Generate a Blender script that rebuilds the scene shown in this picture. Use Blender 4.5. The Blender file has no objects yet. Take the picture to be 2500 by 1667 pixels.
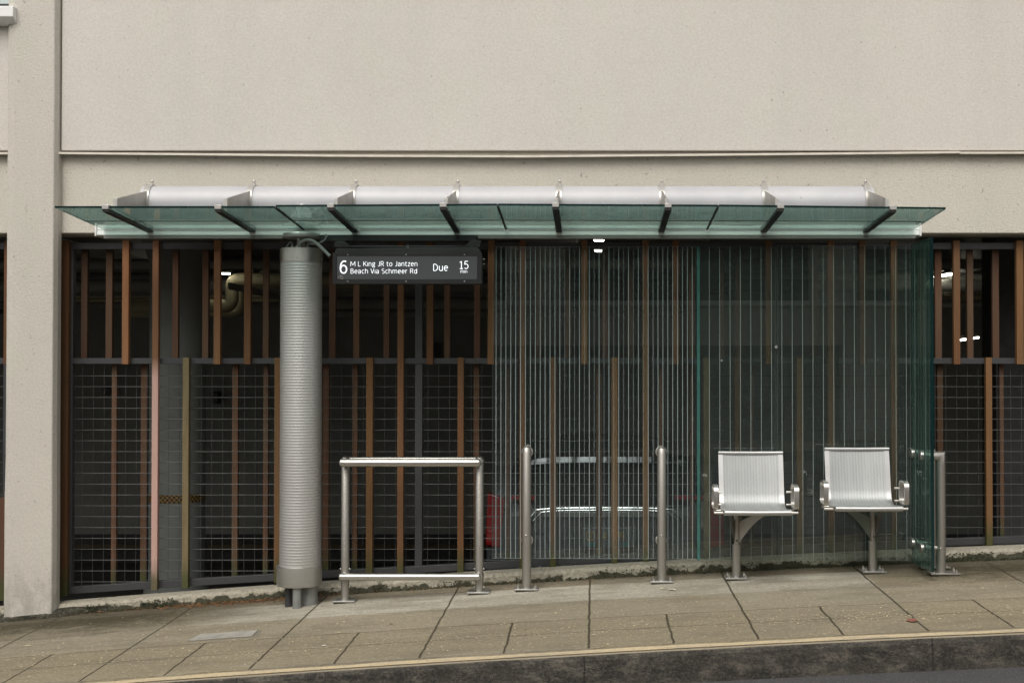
import bpy, bmesh, math, random
from mathutils import Vector, Matrix
R = math.radians
scene = bpy.context.scene
COL = scene.collection
rnd = random.Random(7)

# ------------------------------------------------------------------ camera, sky, sun, exposure
F = 3075.0; VX = 1450.0; CY = 857.0; PITCH = R(0.8); EYE = 1.606
cd = bpy.data.cameras.new('camera'); cam = bpy.data.objects.new('camera', cd); COL.objects.link(cam)
cd.sensor_width = 36; cd.lens = F/2500*36; cd.shift_x = -(VX-1250)/2500; cd.shift_y = (CY-833.5)/2500
cd.clip_start = 0.05; cd.clip_end = 600
cam.location = (0, 0, EYE); cam.rotation_euler = (R(90)+PITCH, 0, 0)
scene.camera = cam

SUN_EL, SUN_AZ = R(50), R(192)      # high soft sun behind the camera's left shoulder, through cloud
world = bpy.data.worlds.new('World'); scene.world = world; world.use_nodes = True
wn = world.node_tree.nodes; wl = world.node_tree.links
bg = wn['Background']; sky = wn.new('ShaderNodeTexSky'); sky.sky_type = 'NISHITA'; sky.sun_disc = False
sky.sun_elevation = SUN_EL; sky.sun_rotation = SUN_AZ
sky.air_density = 1.0; sky.dust_density = 4.0; sky.ozone_density = 1.0
hs = wn.new('ShaderNodeHueSaturation'); hs.inputs['Saturation'].default_value = 0.12
wl.new(sky.outputs[0], hs.inputs['Color'])
tint = wn.new('ShaderNodeMix'); tint.data_type = 'RGBA'; tint.blend_type = 'MULTIPLY'; tint.inputs[0].default_value = 1
tint.inputs[7].default_value = (1.0, 0.975, 0.93, 1)
wl.new(hs.outputs[0], tint.inputs[6]); wl.new(tint.outputs[2], bg.inputs['Color'])
bg.inputs['Strength'].default_value = 0.125
sl = bpy.data.lights.new('sun', 'SUN'); sl.energy = 1.05; sl.angle = R(36); sl.color = (1, 0.96, 0.9)
so = bpy.data.objects.new('sun', sl); COL.objects.link(so)
sd = Vector((math.sin(SUN_AZ)*math.cos(SUN_EL), math.cos(SUN_AZ)*math.cos(SUN_EL), math.sin(SUN_EL)))
so.rotation_euler = sd.to_track_quat('Z', 'Y').to_euler()
vs = scene.view_settings; vs.view_transform = 'Standard'; vs.look = 'None'; vs.gamma = 1; vs.exposure = 0.44
scene.cycles.max_bounces = 10; scene.cycles.transparent_max_bounces = 24; scene.cycles.glossy_bounces = 4
scene.cycles.sample_clamp_indirect = 4

# ------------------------------------------------------------------ pixel helpers (2500-wide photo pixel on the plane Y=D)
def P(px, py, D):
    zc = -(py-CY); xc = px-VX
    y = F*math.cos(PITCH) - zc*math.sin(PITCH); z = F*math.sin(PITCH) + zc*math.cos(PITCH)
    t = D/y
    return Vector((xc*t, D, EYE+z*t))
def X(px, D, py=900): return P(px, py, D).x
def Z(py, D): return P(VX, py, D).z
def zx(x):
    if x < -6: return zx(-6)+0.092*(x+6)
    if x > 6: return zx(6)+0.02*(x-6)
    return 0.056*x-0.003*x*x
KERB_Y = 7.26; KH = 0.185
def ground(x, y): return zx(x)+0.018*(y-9.32)
def road(x, y):
    e = ground(x, KERB_Y)-KH
    return e + 0.10*(1-((y-1.6)/5.66)**2)*0.7 if y > -4.1 else e
# ------------------------------------------------------------------ mesh builder
class MB:
    def __init__(s): s.v = []; s.f = []; s.m = []
    def add(s, vs_, fs, mi=0):
        o = len(s.v); s.v += [tuple(v) for v in vs_]; s.f += [tuple(i+o for i in f) for f in fs]; s.m += [mi]*len(fs); return s
    def box(s, x0, x1, y0, y1, z0, z1, mi=0):
        if x0 > x1: x0, x1 = x1, x0
        if y0 > y1: y0, y1 = y1, y0
        if z0 > z1: z0, z1 = z1, z0
        v = [(x, y, z) for z in (z0, z1) for y in (y0, y1) for x in (x0, x1)]
        return s.add(v, [(0,2,3,1),(4,5,7,6),(0,1,5,4),(1,3,7,5),(3,2,6,7),(2,0,4,6)], mi)
    def hexa(s, v, mi=0):  # 8 corners: bottom 4 ccw, top 4 ccw
        return s.add(v, [(3,2,1,0),(4,5,6,7),(0,1,5,4),(1,2,6,5),(2,3,7,6),(3,0,4,7)], mi)
    def prism(s, pts, off, mi=0):
        n = len(pts); off = Vector(off); a = [Vector(p) for p in pts]; b = [p+off for p in a]
        return s.add(a+b, [tuple(range(n-1,-1,-1)), tuple(range(n, 2*n))]+[(i,(i+1)%n,(i+1)%n+n,i+n) for i in range(n)], mi)
    def tube(s, path, r, n=16, caps=True, mi=0, dome=False):
        pts = [Vector(p) for p in path]; rs = r if isinstance(r, (list, tuple)) else [r]*len(pts)
        if dome:
            a, b = pts[0], pts[-1]; da = (pts[0]-pts[1]).normalized(); db = (pts[-1]-pts[-2]).normalized()
            A, RA, Bp, RB = [], [], [], []
            for k in range(1, 6):
                t = k/5*R(88); A.insert(0, a+da*rs[0]*.6*math.sin(t)); RA.insert(0, rs[0]*math.cos(t))
                Bp.append(b+db*rs[-1]*.6*math.sin(t)); RB.append(rs[-1]*math.cos(t))
            pts = A+pts+Bp; rs = RA+list(rs)+RB
        o = len(s.v); up = None; vv = []
        for i, p in enumerate(pts):
            t = (pts[min(i+1, len(pts)-1)]-pts[max(i-1, 0)]).normalized()
            if up is None:
                up = Vector((0,0,1)) if abs(t.z) < .9 else Vector((0,1,0))
            u = t.cross(up).normalized(); up = u.cross(t).normalized()
            for k in range(n):
                a = 2*math.pi*k/n; vv.append(p+rs[i]*(u*math.cos(a)+up*math.sin(a)))
        fs = [(i*n+k, i*n+(k+1)%n, (i+1)*n+(k+1)%n, (i+1)*n+k) for i in range(len(pts)-1) for k in range(n)]
        if caps: fs += [tuple(range(n-1,-1,-1)), tuple((len(pts)-1)*n+k for k in range(n))]
        return s.add(vv, fs, mi)
    def cyl(s, x, y, z0, z1, r, n=24, mi=0): return s.tube([(x,y,z0),(x,y,z1)], r, n, True, mi)
    def lathe(s, prof, c, n=32, mi=0, caps=True):
        vv = [(c[0]+r*math.cos(2*math.pi*k/n), c[1]+r*math.sin(2*math.pi*k/n), z) for r, z in prof for k in range(n)]
        fs = [(i*n+k, i*n+(k+1)%n, (i+1)*n+(k+1)%n, (i+1)*n+k) for i in range(len(prof)-1) for k in range(n)]
        if caps: fs += [tuple(range(n-1,-1,-1)), tuple((len(prof)-1)*n+k for k in range(n))]
        return s.add(vv, fs, mi)
    def ball(s, c, r, n=12, mi=0):
        return s.lathe([(r*math.sin(math.pi*k/8)+1e-5, c[2]-r*math.cos(math.pi*k/8)) for k in range(9)], c, n, mi, False)
    def build(s, name, mats, parent=None, bevel=0, smooth=True, angle=35, base=None, **tags):
        me = bpy.data.meshes.new(name); b = Vector(base) if base is not None else (parent['_b'] if False else BASE.get(parent.name, Vector()) if parent else Vector())
        me.from_pydata([tuple(Vector(v)-b) for v in s.v], [], s.f)
        for m in (mats if isinstance(mats, (list, tuple)) else [mats]): me.materials.append(m)
        me.polygons.foreach_set('material_index', s.m)
        me.update()
        if smooth:
            me.polygons.foreach_set('use_smooth', [True]*len(me.polygons)); me.set_sharp_from_angle(angle=R(angle))
        o = bpy.data.objects.new(name, me); COL.objects.link(o)
        BASE[o.name] = b
        if parent: o.parent = parent
        else: o.location = b
        if bevel:
            md = o.modifiers.new('bevel', 'BEVEL'); md.width = bevel; md.segments = 2; md.limit_method = 'ANGLE'; md.angle_limit = R(40)
            md.harden_normals = False
        for k, v in tags.items(): o[k] = v
        return o
BASE = {}
def thing(name, label, cat, loc=(0,0,0), group=None):
    o = bpy.data.objects.new(name, None); COL.objects.link(o); o.location = loc; o.empty_display_size = .1
    o['label'] = label; o['category'] = cat
    if group: o['group'] = group
    BASE[o.name] = Vector(loc)
    return o
def grid(x0, x1, nx, y0, y1, ny, zf, mb=None, mi=0):
    mb = mb or MB(); vv = []
    for j in range(ny+1):
        for i in range(nx+1):
            x = x0+(x1-x0)*i/nx; y = y0+(y1-y0)*j/ny; vv.append((x, y, zf(x, y)))
    return mb.add(vv, [(j*(nx+1)+i, j*(nx+1)+i+1, (j+1)*(nx+1)+i+1, (j+1)*(nx+1)+i) for j in range(ny) for i in range(nx)], mi)

# ------------------------------------------------------------------ node helpers
class N:
    def __init__(s, name):
        s.mat = bpy.data.materials.new(name); s.mat.use_nodes = True; s.t = s.mat.node_tree
        s.b = s.t.nodes['Principled BSDF']; s.out = s.t.nodes['Material Output']
    def n(s, typ, **kw):
        nd = s.t.nodes.new(typ)
        for k, v in kw.items(): setattr(nd, k, v)
        return nd
    def l(s, a, b): s.t.links.new(a, b); return b
    def coord(s, which='Object'): return s.n('ShaderNodeTexCoord').outputs[which]
    def world(s): return s.n('ShaderNodeNewGeometry').outputs['Position']
    def mapping(s, vec, scale=(1,1,1), loc=(0,0,0)):
        m = s.n('ShaderNodeMapping'); m.inputs['Scale'].default_value = scale; m.inputs['Location'].default_value = loc; s.l(vec, m.inputs[0]); return m.outputs[0]
    def noise(s, vec, scale, detail=4, rough=.5, dist=0):
        m = s.n('ShaderNodeTexNoise'); m.inputs['Scale'].default_value = scale; m.inputs['Detail'].default_value = detail
        m.inputs['Roughness'].default_value = rough; m.inputs['Distortion'].default_value = dist; s.l(vec, m.inputs['Vector']); return m.outputs['Fac']
    def ramp(s, fac, stops):
        r = s.n('ShaderNodeValToRGB'); e = r.color_ramp.elements
        while len(e) < len(stops): e.new(.5)
        for el, (p, c) in zip(e, stops): el.position = p; el.color = c if len(c) == 4 else (*c, 1)
        s.l(fac, r.inputs[0]); return r.outputs[0]
    def rampf(s, fac, a, b, va=0, vb=1):
        r = s.n('ShaderNodeMapRange'); r.inputs[1].default_value = a; r.inputs[2].default_value = b; r.inputs[3].default_value = va; r.inputs[4].default_value = vb
        r.clamp = True; s.l(fac, r.inputs[0]); return r.outputs[0]
    def math(s, op, a, b=None, c=None):
        m = s.n('ShaderNodeMath', operation=op)
        for i, v in enumerate((a, b, c)):
            if v is None: continue
            if isinstance(v, (int, float)): m.inputs[i].default_value = v
            else: s.l(v, m.inputs[i])
        return m.outputs[0]
    def mix(s, fac, a, b, mode='MIX'):
        m = s.n('ShaderNodeMix'); m.data_type = 'RGBA'; m.blend_type = mode
        for i, v in ((0, fac), (6, a), (7, b)):
            if isinstance(v, (int, float)): m.inputs[i].default_value = v
            elif isinstance(v, tuple): m.inputs[i].default_value = v if len(v) == 4 else (*v, 1)
            else: s.l(v, m.inputs[i])
        return m.outputs[2]
    def sep(s, vec):
        m = s.n('ShaderNodeSeparateXYZ'); s.l(vec, m.inputs[0]); return m.outputs
    def bump(s, h, strength=.3, dist=.01):
        b = s.n('ShaderNodeBump'); b.inputs['Strength'].default_value = strength; b.inputs['Distance'].default_value = dist
        s.l(h, b.inputs['Height']); s.l(b.outputs[0], s.b.inputs['Normal']); return b
    def col(s, v):
        if isinstance(v, tuple): s.b.inputs['Base Color'].default_value = (*v[:3], 1)
        else: s.l(v, s.b.inputs['Base Color'])
    def set(s, **kw):
        for k, v in kw.items():
            i = s.b.inputs[k.replace('_', ' ')]
            if isinstance(v, (int, float)): i.default_value = v
            elif isinstance(v, tuple): i.default_value = v
            else: s.l(v, i)

def m_stucco(name, base, dark, bump=.5, stain=False):
    m = N(name); w = m.world()
    big = m.noise(m.mapping(w, (.5,.5,.28)), 1.0, 4, .55); fine = m.noise(w, 60, 3, .6); mid = m.noise(w, 9, 4)
    c = m.mix(m.rampf(big, .35, .7), base, dark)
    c = m.mix(m.rampf(mid, .4, .75, 0, .12), c, (.62,.6,.55))
    gr = m.noise(m.mapping(w, (1,1,.7)), 2.2, 5, .7)
    c = m.mix(m.rampf(gr, .5, .66, 0, .5), c, tuple(v*k for v, k in zip(base, (.945,1.0,.95))))
    streak = m.noise(m.mapping(w, (2.2,2.2,.12)), 1.4, 4, .6)
    c = m.mix(m.rampf(streak, .5, .75, 0, .14), c, (.40,.41,.37))
    lg = m.noise(m.mapping(w, (.35,.35,.22)), 1.0, 6, .65)
    c = m.mix(m.rampf(lg, .44, .6, 0, .10), c, (.36,.335,.29))
    pit = m.noise(w, 34, 2, .5)
    c = m.mix(m.rampf(pit, .70, .76, 0, .55), c, (.13,.12,.10))
    c = m.mix(m.rampf(fine, .35, .7, 0, .22), c, (.25,.235,.20))
    if stain:
        z = m.sep(w)[2]; sn = m.noise(m.mapping(w, (6,6,3)), 2.0, 5, .65)
        g = m.math('MULTIPLY', m.rampf(z, -.22, .25, 1, 0), m.rampf(sn, .38, .62))
        c = m.mix(m.math('MULTIPLY', g, .45), c, (.16,.15,.12))
        smear = m.noise(m.mapping(w, (12,12,3)), 1.5, 6, .7)
        c = m.mix(m.rampf(smear, .66, .73, 0, .35), c, (.16,.145,.12))
    m.col(c); m.set(Roughness=.92, Specular_IOR_Level=.2)
    h = m.math('ADD', m.math('MULTIPLY', m.noise(w, 75, 3, .6), 1.0), m.math('MULTIPLY', m.noise(w, 170, 2, .5), .4))
    m.bump(h, bump, .012)
    return m.mat
M = {}
M['wall'] = m_stucco('wall stucco', (.60,.562,.52), (.55,.518,.482), .22)
M['band'] = m_stucco('rough band stucco', (.58,.545,.48), (.52,.49,.43), .5)
M['pillar'] = m_stucco('pillar stucco', (.56,.525,.475), (.51,.48,.435), .5, True)

def m_simple(name, c, rough=.5, metal=0, var=.15, nscale=8, bump=0, bscale=40, spec=.5):
    m = N(name); w = m.coord(); n = m.noise(w, nscale, 5, .6)
    m.col(m.mix(m.rampf(n, .3, .7), c, tuple(x*(1-var) for x in c)))
    m.set(Metallic=metal, Roughness=m.rampf(n, .3, .7, rough*.85, min(1, rough*1.15)), Specular_IOR_Level=spec)
    if bump: m.bump(m.noise(w, bscale, 3), bump, .004)
    return m.mat
M['trim'] = m_simple('pale metal flashing', (.66,.61,.53), .45, 0, .2)
M['frame'] = m_simple('charcoal painted steel', (.045,.046,.049), .45, 0, .25, 6, .1)
M['dark'] = m_simple('black metal and beam shade', (.018,.018,.019), .4, 0, .2)
M['screenframe'] = m_simple('black sign casing', (.012,.012,.013), .35, 0, .2)
M['gutter'] = m_simple('white painted aluminium', (.80,.86,.83), .4, 0, .05)
M['lightbar'] = m_simple('grey diffuser strip', (.20,.195,.185), .5, 0, .1)
M['clamp'] = m_simple('pale cast clamp', (.46,.45,.43), .35, .5, .1)
M['rubber'] = m_simple('black rubber seal', (.02,.02,.02), .7)
def m_metal(name, c, rough, brush=(1,1,60), dirt=.12, aniso=0):
    m = N(name); w = m.coord()
    n = m.noise(w, 5, 5, .6); br = m.noise(m.mapping(w, brush), 12, 3, .6); sp = m.noise(w, 55, 2, .5)
    cc = m.mix(m.rampf(n, .35, .75, 0, dirt), c, (.22,.20,.17))
    cc = m.mix(m.rampf(sp, .70, .75, 0, .4), cc, (.25,.23,.2))
    m.col(cc); m.set(Metallic=1.0, Roughness=m.math('ADD', m.rampf(br, .3, .7, rough-.05, rough+.06), m.rampf(n, .4, .8, 0, .1)))
    m.bump(br, .06, .002)
    return m.mat
M['steel'] = m_metal('brushed stainless steel', (.46,.44,.41), .44, (1,1,60), .3)
M['steelbright'] = m_metal('bright stainless steel', (.60,.585,.555), .34, (1,1,60), .2)
M['steelbase'] = m_metal('dull rolled steel', (.56,.56,.54), .45, (1,1,8), .3)
M['alu'] = m_metal('satin aluminium', (.50,.50,.50), .46, (60,1,1), .15)
# painted main tube: pale grey with scuffs and smears
m = N('satin grey tube paint'); w = m.coord(); n1 = m.noise(w, 3, 5, .6); n2 = m.noise(m.mapping(w, (3,6,6)), 4, 6, .7)
c = m.mix(m.rampf(n1, .3, .7), (.47,.47,.485), (.40,.40,.42)); c = m.mix(m.rampf(n2, .62, .72, 0, .45), c, (.58,.58,.58))
c = m.mix(m.rampf(m.noise(w, 30, 2), .72, .76, 0, .6), c, (.2,.18,.16))
m.col(c); m.set(Roughness=.5, Metallic=.1, Specular_IOR_Level=.4); M['tube'] = m.mat
# ribbed perforated sheet on the column
m = N('perforated ribbed sheet'); w = m.coord(); x, y, z = m.sep(w)
ang = m.math('ARCTAN2', y, x); u = m.math('MULTIPLY', ang, 14.5); vz = m.math('MULTIPLY', z, 94.3/1.0)
hole = m.math('MULTIPLY', m.math('SINE', m.math('MULTIPLY', u, 6.283)), m.math('SINE', m.math('MULTIPLY', vz, 3.1416)))
n1 = m.noise(m.mapping(w, (1,1,.6)), 4, 5, .6)
c = m.mix(m.rampf(hole, .2, .7), (.56,.56,.55), (.38,.38,.375)); c = m.mix(m.rampf(n1, .4, .7, 0, .25), c, (.36,.33,.28))
m.col(c); m.set(Metallic=.75, Roughness=.50); M['perf'] = m.mat
# woven seat mesh
m = N('perforated seat sheet'); w = m.coord(); x, y, z = m.sep(w)
yz = m.math('ADD', y, z)
sx = m.math('SINE', m.math('MULTIPLY', x, 6.283/.0215)); sz = m.math('SINE', m.math('ADD', m.math('MULTIPLY', yz, 6.283/.011), m.math('MULTIPLY', m.math('SIGN', m.math('SINE', m.math('MULTIPLY', x, 6.283/.043))), 1.57)))
hole = m.math('MULTIPLY', m.rampf(sx, -.3, .6), m.rampf(sz, -.2, .5)); n1 = m.noise(m.mapping(w, (5,1,.8)), 5, 5, .6)
c = m.mix(hole, (.38,.39,.39), (.25,.26,.26)); c = m.mix(m.rampf(n1, .45, .7, 0, .4), c, (.46,.47,.47))
m.col(c); m.set(Metallic=.5, Roughness=.5); m.bump(hole, .3, -.002); M['seatperf'] = m.mat

def m_wood(name, c1, c2, grey=(.20,.17,.13), gf=.3, moss=True, upper=None):
    m = N(name); w = m.world(); oi = m.n('ShaderNodeObjectInfo').outputs['Random']
    off = m.n('ShaderNodeCombineXYZ'); m.l(m.math('MULTIPLY', oi, 37.0), off.inputs[2])
    va = m.n('ShaderNodeVectorMath', operation='ADD'); m.l(w, va.inputs[0]); m.l(off.outputs[0], va.inputs[1]); v = va.outputs[0]
    grain = m.noise(m.mapping(v, (55,55,1.2)), 2.5, 6, .65, .4); blot = m.noise(m.mapping(v, (4,4,.9)), 1.6, 4, .6)
    c = m.mix(m.rampf(grain, .3, .7), c1, c2); c = m.mix(m.math('MULTIPLY', m.rampf(blot, .42, .68), gf), c, grey)
    if upper: c = m.mix(m.rampf(m.math('ADD', m.sep(w)[2], m.math('MULTIPLY', blot, .3)), 1.72, 1.86), c, upper)
    hsv = m.n('ShaderNodeHueSaturation'); m.l(c, hsv.inputs['Color']); m.l(m.rampf(oi, 0, 1, .68, 1.38), hsv.inputs['Value']); m.l(m.rampf(m.math('FRACT', m.math('MULTIPLY', oi, 7.3)), 0, 1, .497, .509), hsv.inputs['Hue']); c = hsv.outputs[0]
    if moss:
        x, y, z = m.sep(w); gz = m.math('SUBTRACT', z, m.math('MULTIPLY', x, .05)); e = m.noise(m.mapping(w, (60,60,6)), 1.5, 4, .6)
        k = m.math('MULTIPLY', m.rampf(m.math('ADD', gz, m.math('MULTIPLY', e, .22)), .24, .42, 1, 0), .85)
        c = m.mix(k, c, (.045,.055,.018))
    m.col(c); m.set(Roughness=.75, Specular_IOR_Level=.25); m.bump(grain, .35, .003); return m.mat
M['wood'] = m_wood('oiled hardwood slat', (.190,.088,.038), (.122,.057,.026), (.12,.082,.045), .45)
M['woodback'] = m_wood('shaded hardwood slat', (.105,.052,.030), (.068,.034,.021), (.085,.065,.042), .45)  # slat hardwood dimmed: shade of the rear layer put into its colour
M['woodpink'] = m_wood('sun faded pinkish slat', (.42,.26,.23), (.34,.215,.185), (.36,.25,.2), .4, True, (.14,.068,.034))
M['woodkhaki'] = m_wood('weathered khaki slat', (.20,.155,.085), (.15,.11,.06), (.12,.085,.045), .7)

# glass: tinted, see-through, mirror-like at grazing angles
def m_glass(name, tint, ior=1.52, rough=0.0, lines=None, linecol=(.62,.68,.66), dirt=None, linemul=1.0, transl=False, refl=1.9):
    m = N(name); m.t.nodes.remove(m.b); geo = m.n('ShaderNodeNewGeometry')
    tr = m.n('ShaderNodeBsdfTransparent'); tr.inputs[0].default_value = (*tint, 1)
    gl = m.n('ShaderNodeBsdfGlossy'); gl.inputs['Roughness'].default_value = rough; gl.inputs[0].default_value = (.95, 1, .98, 1); fm = 1.9
    fr = m.n('ShaderNodeFresnel'); fr.inputs[0].default_value = ior
    fac = m.math('MULTIPLY', m.math('MINIMUM', m.math('MULTIPLY', fr.outputs[0], refl), .9), m.math('SUBTRACT', 1.0, geo.outputs['Backfacing']))
    mx = m.n('ShaderNodeMixShader'); m.l(fac, mx.inputs[0]); m.l(tr.outputs[0], mx.inputs[1]); m.l(gl.outputs[0], mx.inputs[2]); sh = mx.outputs[0]
    w = m.coord()
    front = m.math('SUBTRACT', 1.0, geo.outputs['Backfacing'])
    if dirt:
        col, amt, sc = dirt
        df = m.n('ShaderNodeBsdfDiffuse'); df.inputs[0].default_value = (*col, 1)
        if transl:
            tl_ = m.n('ShaderNodeBsdfTranslucent'); tl_.inputs[0].default_value = (*col, 1); ad = m.n('ShaderNodeMixShader'); ad.inputs[0].default_value = .5; m.l(df.outputs[0], ad.inputs[1]); m.l(tl_.outputs[0], ad.inputs[2]); df = ad
        a = m.noise(m.mapping(w, (1,1,1)), sc, 6, .75); b = m.noise(w, sc*(14 if transl else 8), 4, .8)
        k = m.math('MULTIPLY', m.math('MULTIPLY', m.rampf(m.math('MULTIPLY', m.math('ADD', a, b), .5), .38, .66, amt*.45, amt), 1.0), front)
        mx = m.n('ShaderNodeMixShader'); m.l(k, mx.inputs[0]); m.l(sh, mx.inputs[1]); m.l(df.outputs[0], mx.inputs[2]); sh = mx.outputs[0]
    if lines:
        pitch, width, zlo, alt = lines; x, y, z = m.sep(w)
        ax = x if not alt == 'y' else y
        fx = m.math('FRACT', m.math('ADD', m.math('DIVIDE', ax, pitch), 100.0))
        ln = m.math('MULTIPLY', m.math('LESS_THAN', fx, width/pitch), m.math('SUBTRACT', 1.0, geo.outputs['Backfacing']))
        if alt is True:   # every second line fainter across a middle zone
            par = m.math('LESS_THAN', m.math('FRACT', m.math('ADD', m.math('DIVIDE', x, pitch*2), 50.0)), .5)
            zone = m.math('MULTIPLY', m.rampf(x, -.30, -.25), m.rampf(x, .42, .47, 1, 0)); ln = m.math('MULTIPLY', ln, m.math('SUBTRACT', 1.0, m.math('MULTIPLY', m.math('MULTIPLY', par, zone), .6)))
        ln = m.math('MULTIPLY', m.math('MULTIPLY', ln, m.math('GREATER_THAN', z, zlo)), linemul)
        df = m.n('ShaderNodeBsdfDiffuse'); df.inputs[0].default_value = (*linecol, 1)
        mx = m.n('ShaderNodeMixShader'); m.l(ln, mx.inputs[0]); m.l(sh, mx.inputs[1]); m.l(df.outputs[0], mx.inputs[2]); sh = mx.outputs[0]
    m.l(sh, m.out.inputs['Surface']); return m.mat
M['glassL'] = m_glass('clear pinstriped glass', (.93,.955,.95), lines=(.0367,.0040,-9,True), linecol=(.29,.34,.34), dirt=((.15,.18,.18), .08, 2.5), refl=1.6)
M['glassR'] = m_glass('green pinstriped glass', (.78,.82,.80), refl=1.9, lines=(.0775,.0042,-9,False), linecol=(.26,.31,.295), dirt=((.17,.205,.195), .15, 2.5), linemul=.8)
M['glassS'] = m_glass('deep green side glass', (.50,.66,.61), lines=(.075,.006,-9,'y'), linecol=(.2,.32,.29), dirt=((.11,.21,.19), .22, 2), linemul=.6)
M['glassC'] = m_glass('green canopy glass', (.80,.92,.88), dirt=((.27,.39,.375), .55, 5.0), transl=True)
M['edgedark'] = m_simple('dark glass edge', (.004,.022,.022), .12, 0, .3, 4)
M['edgeteal'] = m_simple('teal glass edge', (.05,.145,.13), .15, 0, .3, 10)
M['edgepale'] = m_simple('pale ground glass edge', (.40,.48,.46), .4, 0, .2, 10)

# ground materials
def joint(m, v, c, hw, wob, amp=.006):
    hw = hw*.62
    d = m.math('ABSOLUTE', m.math('SUBTRACT', m.math('ADD', v, m.math('MULTIPLY', m.math('SUBTRACT', wob, .5), amp)), c))
    return m.rampf(d, hw*.6, hw*1.3, 1, 0)
m = N('broomed concrete pavement'); w = m.world(); x, y, z = m.sep(w)
wob = m.noise(w, 6, 4, .6); big = m.noise(m.mapping(w, (.8,1.6,1)), 1.3, 5, .6); fine = m.noise(w, 140, 3, .7); brm = m.noise(m.mapping(w, (1.5,40,1)), 4, 4, .6); mid = m.noise(w, 14, 5, .65)
tan = m.mix(m.rampf(big, .3, .7), (.325,.268,.18), (.26,.215,.14))
pale = m.mix(m.rampf(m.noise(m.mapping(w, (1,3,1)), 2.2, 4, .6), .35, .65), (.66,.63,.55), (.55,.52,.45))
yj = m.math('ADD', y, m.math('MULTIPLY', m.math('SUBTRACT', wob, .5), .05))
clean = m.math('MULTIPLY', m.math('MULTIPLY', m.rampf(yj, 8.80, 8.83), m.rampf(yj, 9.36, 9.42, 1, 0)), m.math('MULTIPLY', m.rampf(x, -3.1, -2.5), m.rampf(x, 1.97, 1.99, 1, 0)))
mid_strip = m.math('MULTIPLY', m.math('MULTIPLY', m.rampf(yj, 8.22, 8.26), m.rampf(yj, 8.80, 8.83, 1, 0)), .35)
c = m.mix(m.math('MULTIPLY', clean, .85), tan, pale); c = m.mix(mid_strip, c, (.42,.375,.29))
slabv = m.n('ShaderNodeTexWhiteNoise'); cx = m.n('ShaderNodeCombineXYZ'); m.l(m.math('FLOOR', x), cx.inputs[0]); m.l(m.math('FLOOR', m.math('MULTIPLY', y, 1.2)), cx.inputs[1]); m.l(cx.outputs[0], slabv.inputs[0])
c = m.mix(m.rampf(slabv.outputs[0], 0, 1, 0, .42), c, (.20,.178,.135)); c = m.mix(m.rampf(slabv.outputs[0], .75, 1, 0, .2), c, (.46,.43,.36))
c = m.mix(m.rampf(brm, .35, .75, 0, .2), c, (.22,.2,.15)); c = m.mix(m.rampf(fine, .35, .68, 0, .5), c, (.17,.15,.11)); c = m.mix(m.rampf(fine, .62, .72, 0, .45), c, (.60,.55,.44)); g2_ = m.noise(m.mapping(w, (1,1.3,1)), 42, 5, .8); c = m.mix(m.rampf(g2_, .38, .54, .5, 0), c, (.15,.13,.09)); c = m.mix(m.rampf(g2_, .56, .66, 0, .5), c, (.56,.51,.40)); g3_ = m.noise(m.mapping(w, (.6,2,1)), 3.5, 6, .7); c = m.mix(m.rampf(g3_, .5, .68, 0, .3), c, (.22,.195,.14))
# moss and damp: towards both ends along the plinth
ms = m.math('MULTIPLY', m.rampf(m.math('ADD', y, m.math('MULTIPLY', m.math('SUBTRACT', m.noise(m.mapping(w, (1,2,1)), 5, 6, .75), .5), 1.1)), 8.70, 9.25), m.math('MAXIMUM', m.rampf(x, -2.0, -3.3), m.rampf(x, 1.97, 2.5)))
vg = m.n('ShaderNodeTexVoronoi'); vg.inputs['Scale'].default_value = 4.5; m.l(w, vg.inputs['Vector']); c = m.mix(m.rampf(vg.outputs['Distance'], .035, .055, .45, 0), c, (.10,.09,.07))
dmp = m.noise(m.mapping(w, (.7,2.0,1)), 1.8, 8, .8); c = m.mix(m.rampf(dmp, .48, .60, 0, .5), c, (.155,.135,.095)); c = m.mix(m.rampf(dmp, .30, .42, .30, 0), c, (.50,.465,.38))
c = m.mix(m.math('MULTIPLY', ms, .93), c, m.mix(m.rampf(g2_, .45, .62), (.032,.028,.015), (.085,.073,.045)))
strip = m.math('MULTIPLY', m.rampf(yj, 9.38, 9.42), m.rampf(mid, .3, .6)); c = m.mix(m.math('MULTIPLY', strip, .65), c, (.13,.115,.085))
ln = m.math('MULTIPLY', joint(m, y, 8.24, .008, wob, .03), .8)
ln = m.math('MAXIMUM', ln, m.math('MULTIPLY', joint(m, y, 8.82, .004, wob, .04), .5)); ln = m.math('MAXIMUM', ln, m.math('MULTIPLY', joint(m, y, 7.87, .009, wob, .03), .6))
ln = m.math('MAXIMUM', ln, m.math('MULTIPLY', joint(m, y, 7.425, .008, wob, .03), .7)); ln = m.math('MAXIMUM', ln, m.math('MULTIPLY', joint(m, y, 9.40, .005, wob, .05), .7))
fx = m.math('SUBTRACT', m.math('FRACT', m.math('ADD', m.math('ADD', x, .03), 100.5)), .5)
lx = joint(m, fx, 0, .011, wob, .02); lx = m.math('MULTIPLY', lx, m.rampf(y, 7.42, 7.44))
fh = m.math('SUBTRACT', m.math('FRACT', m.math('ADD', m.math('ADD', x, .03), 100.0)), .5)
lh = m.math('MULTIPLY', joint(m, fh, 0, .011, wob, .03), m.math('MULTIPLY', m.rampf(y, 8.245, 8.255, 1, 0), m.rampf(y, 7.42, 7.44)))
ln = m.math('MAXIMUM', ln, m.math('MAXIMUM', lx, lh))
c = m.mix(m.math('MULTIPLY', ln, .9), c, (.045,.036,.022)); m.col(c); m.set(Roughness=.88, Specular_IOR_Level=.25)
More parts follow.
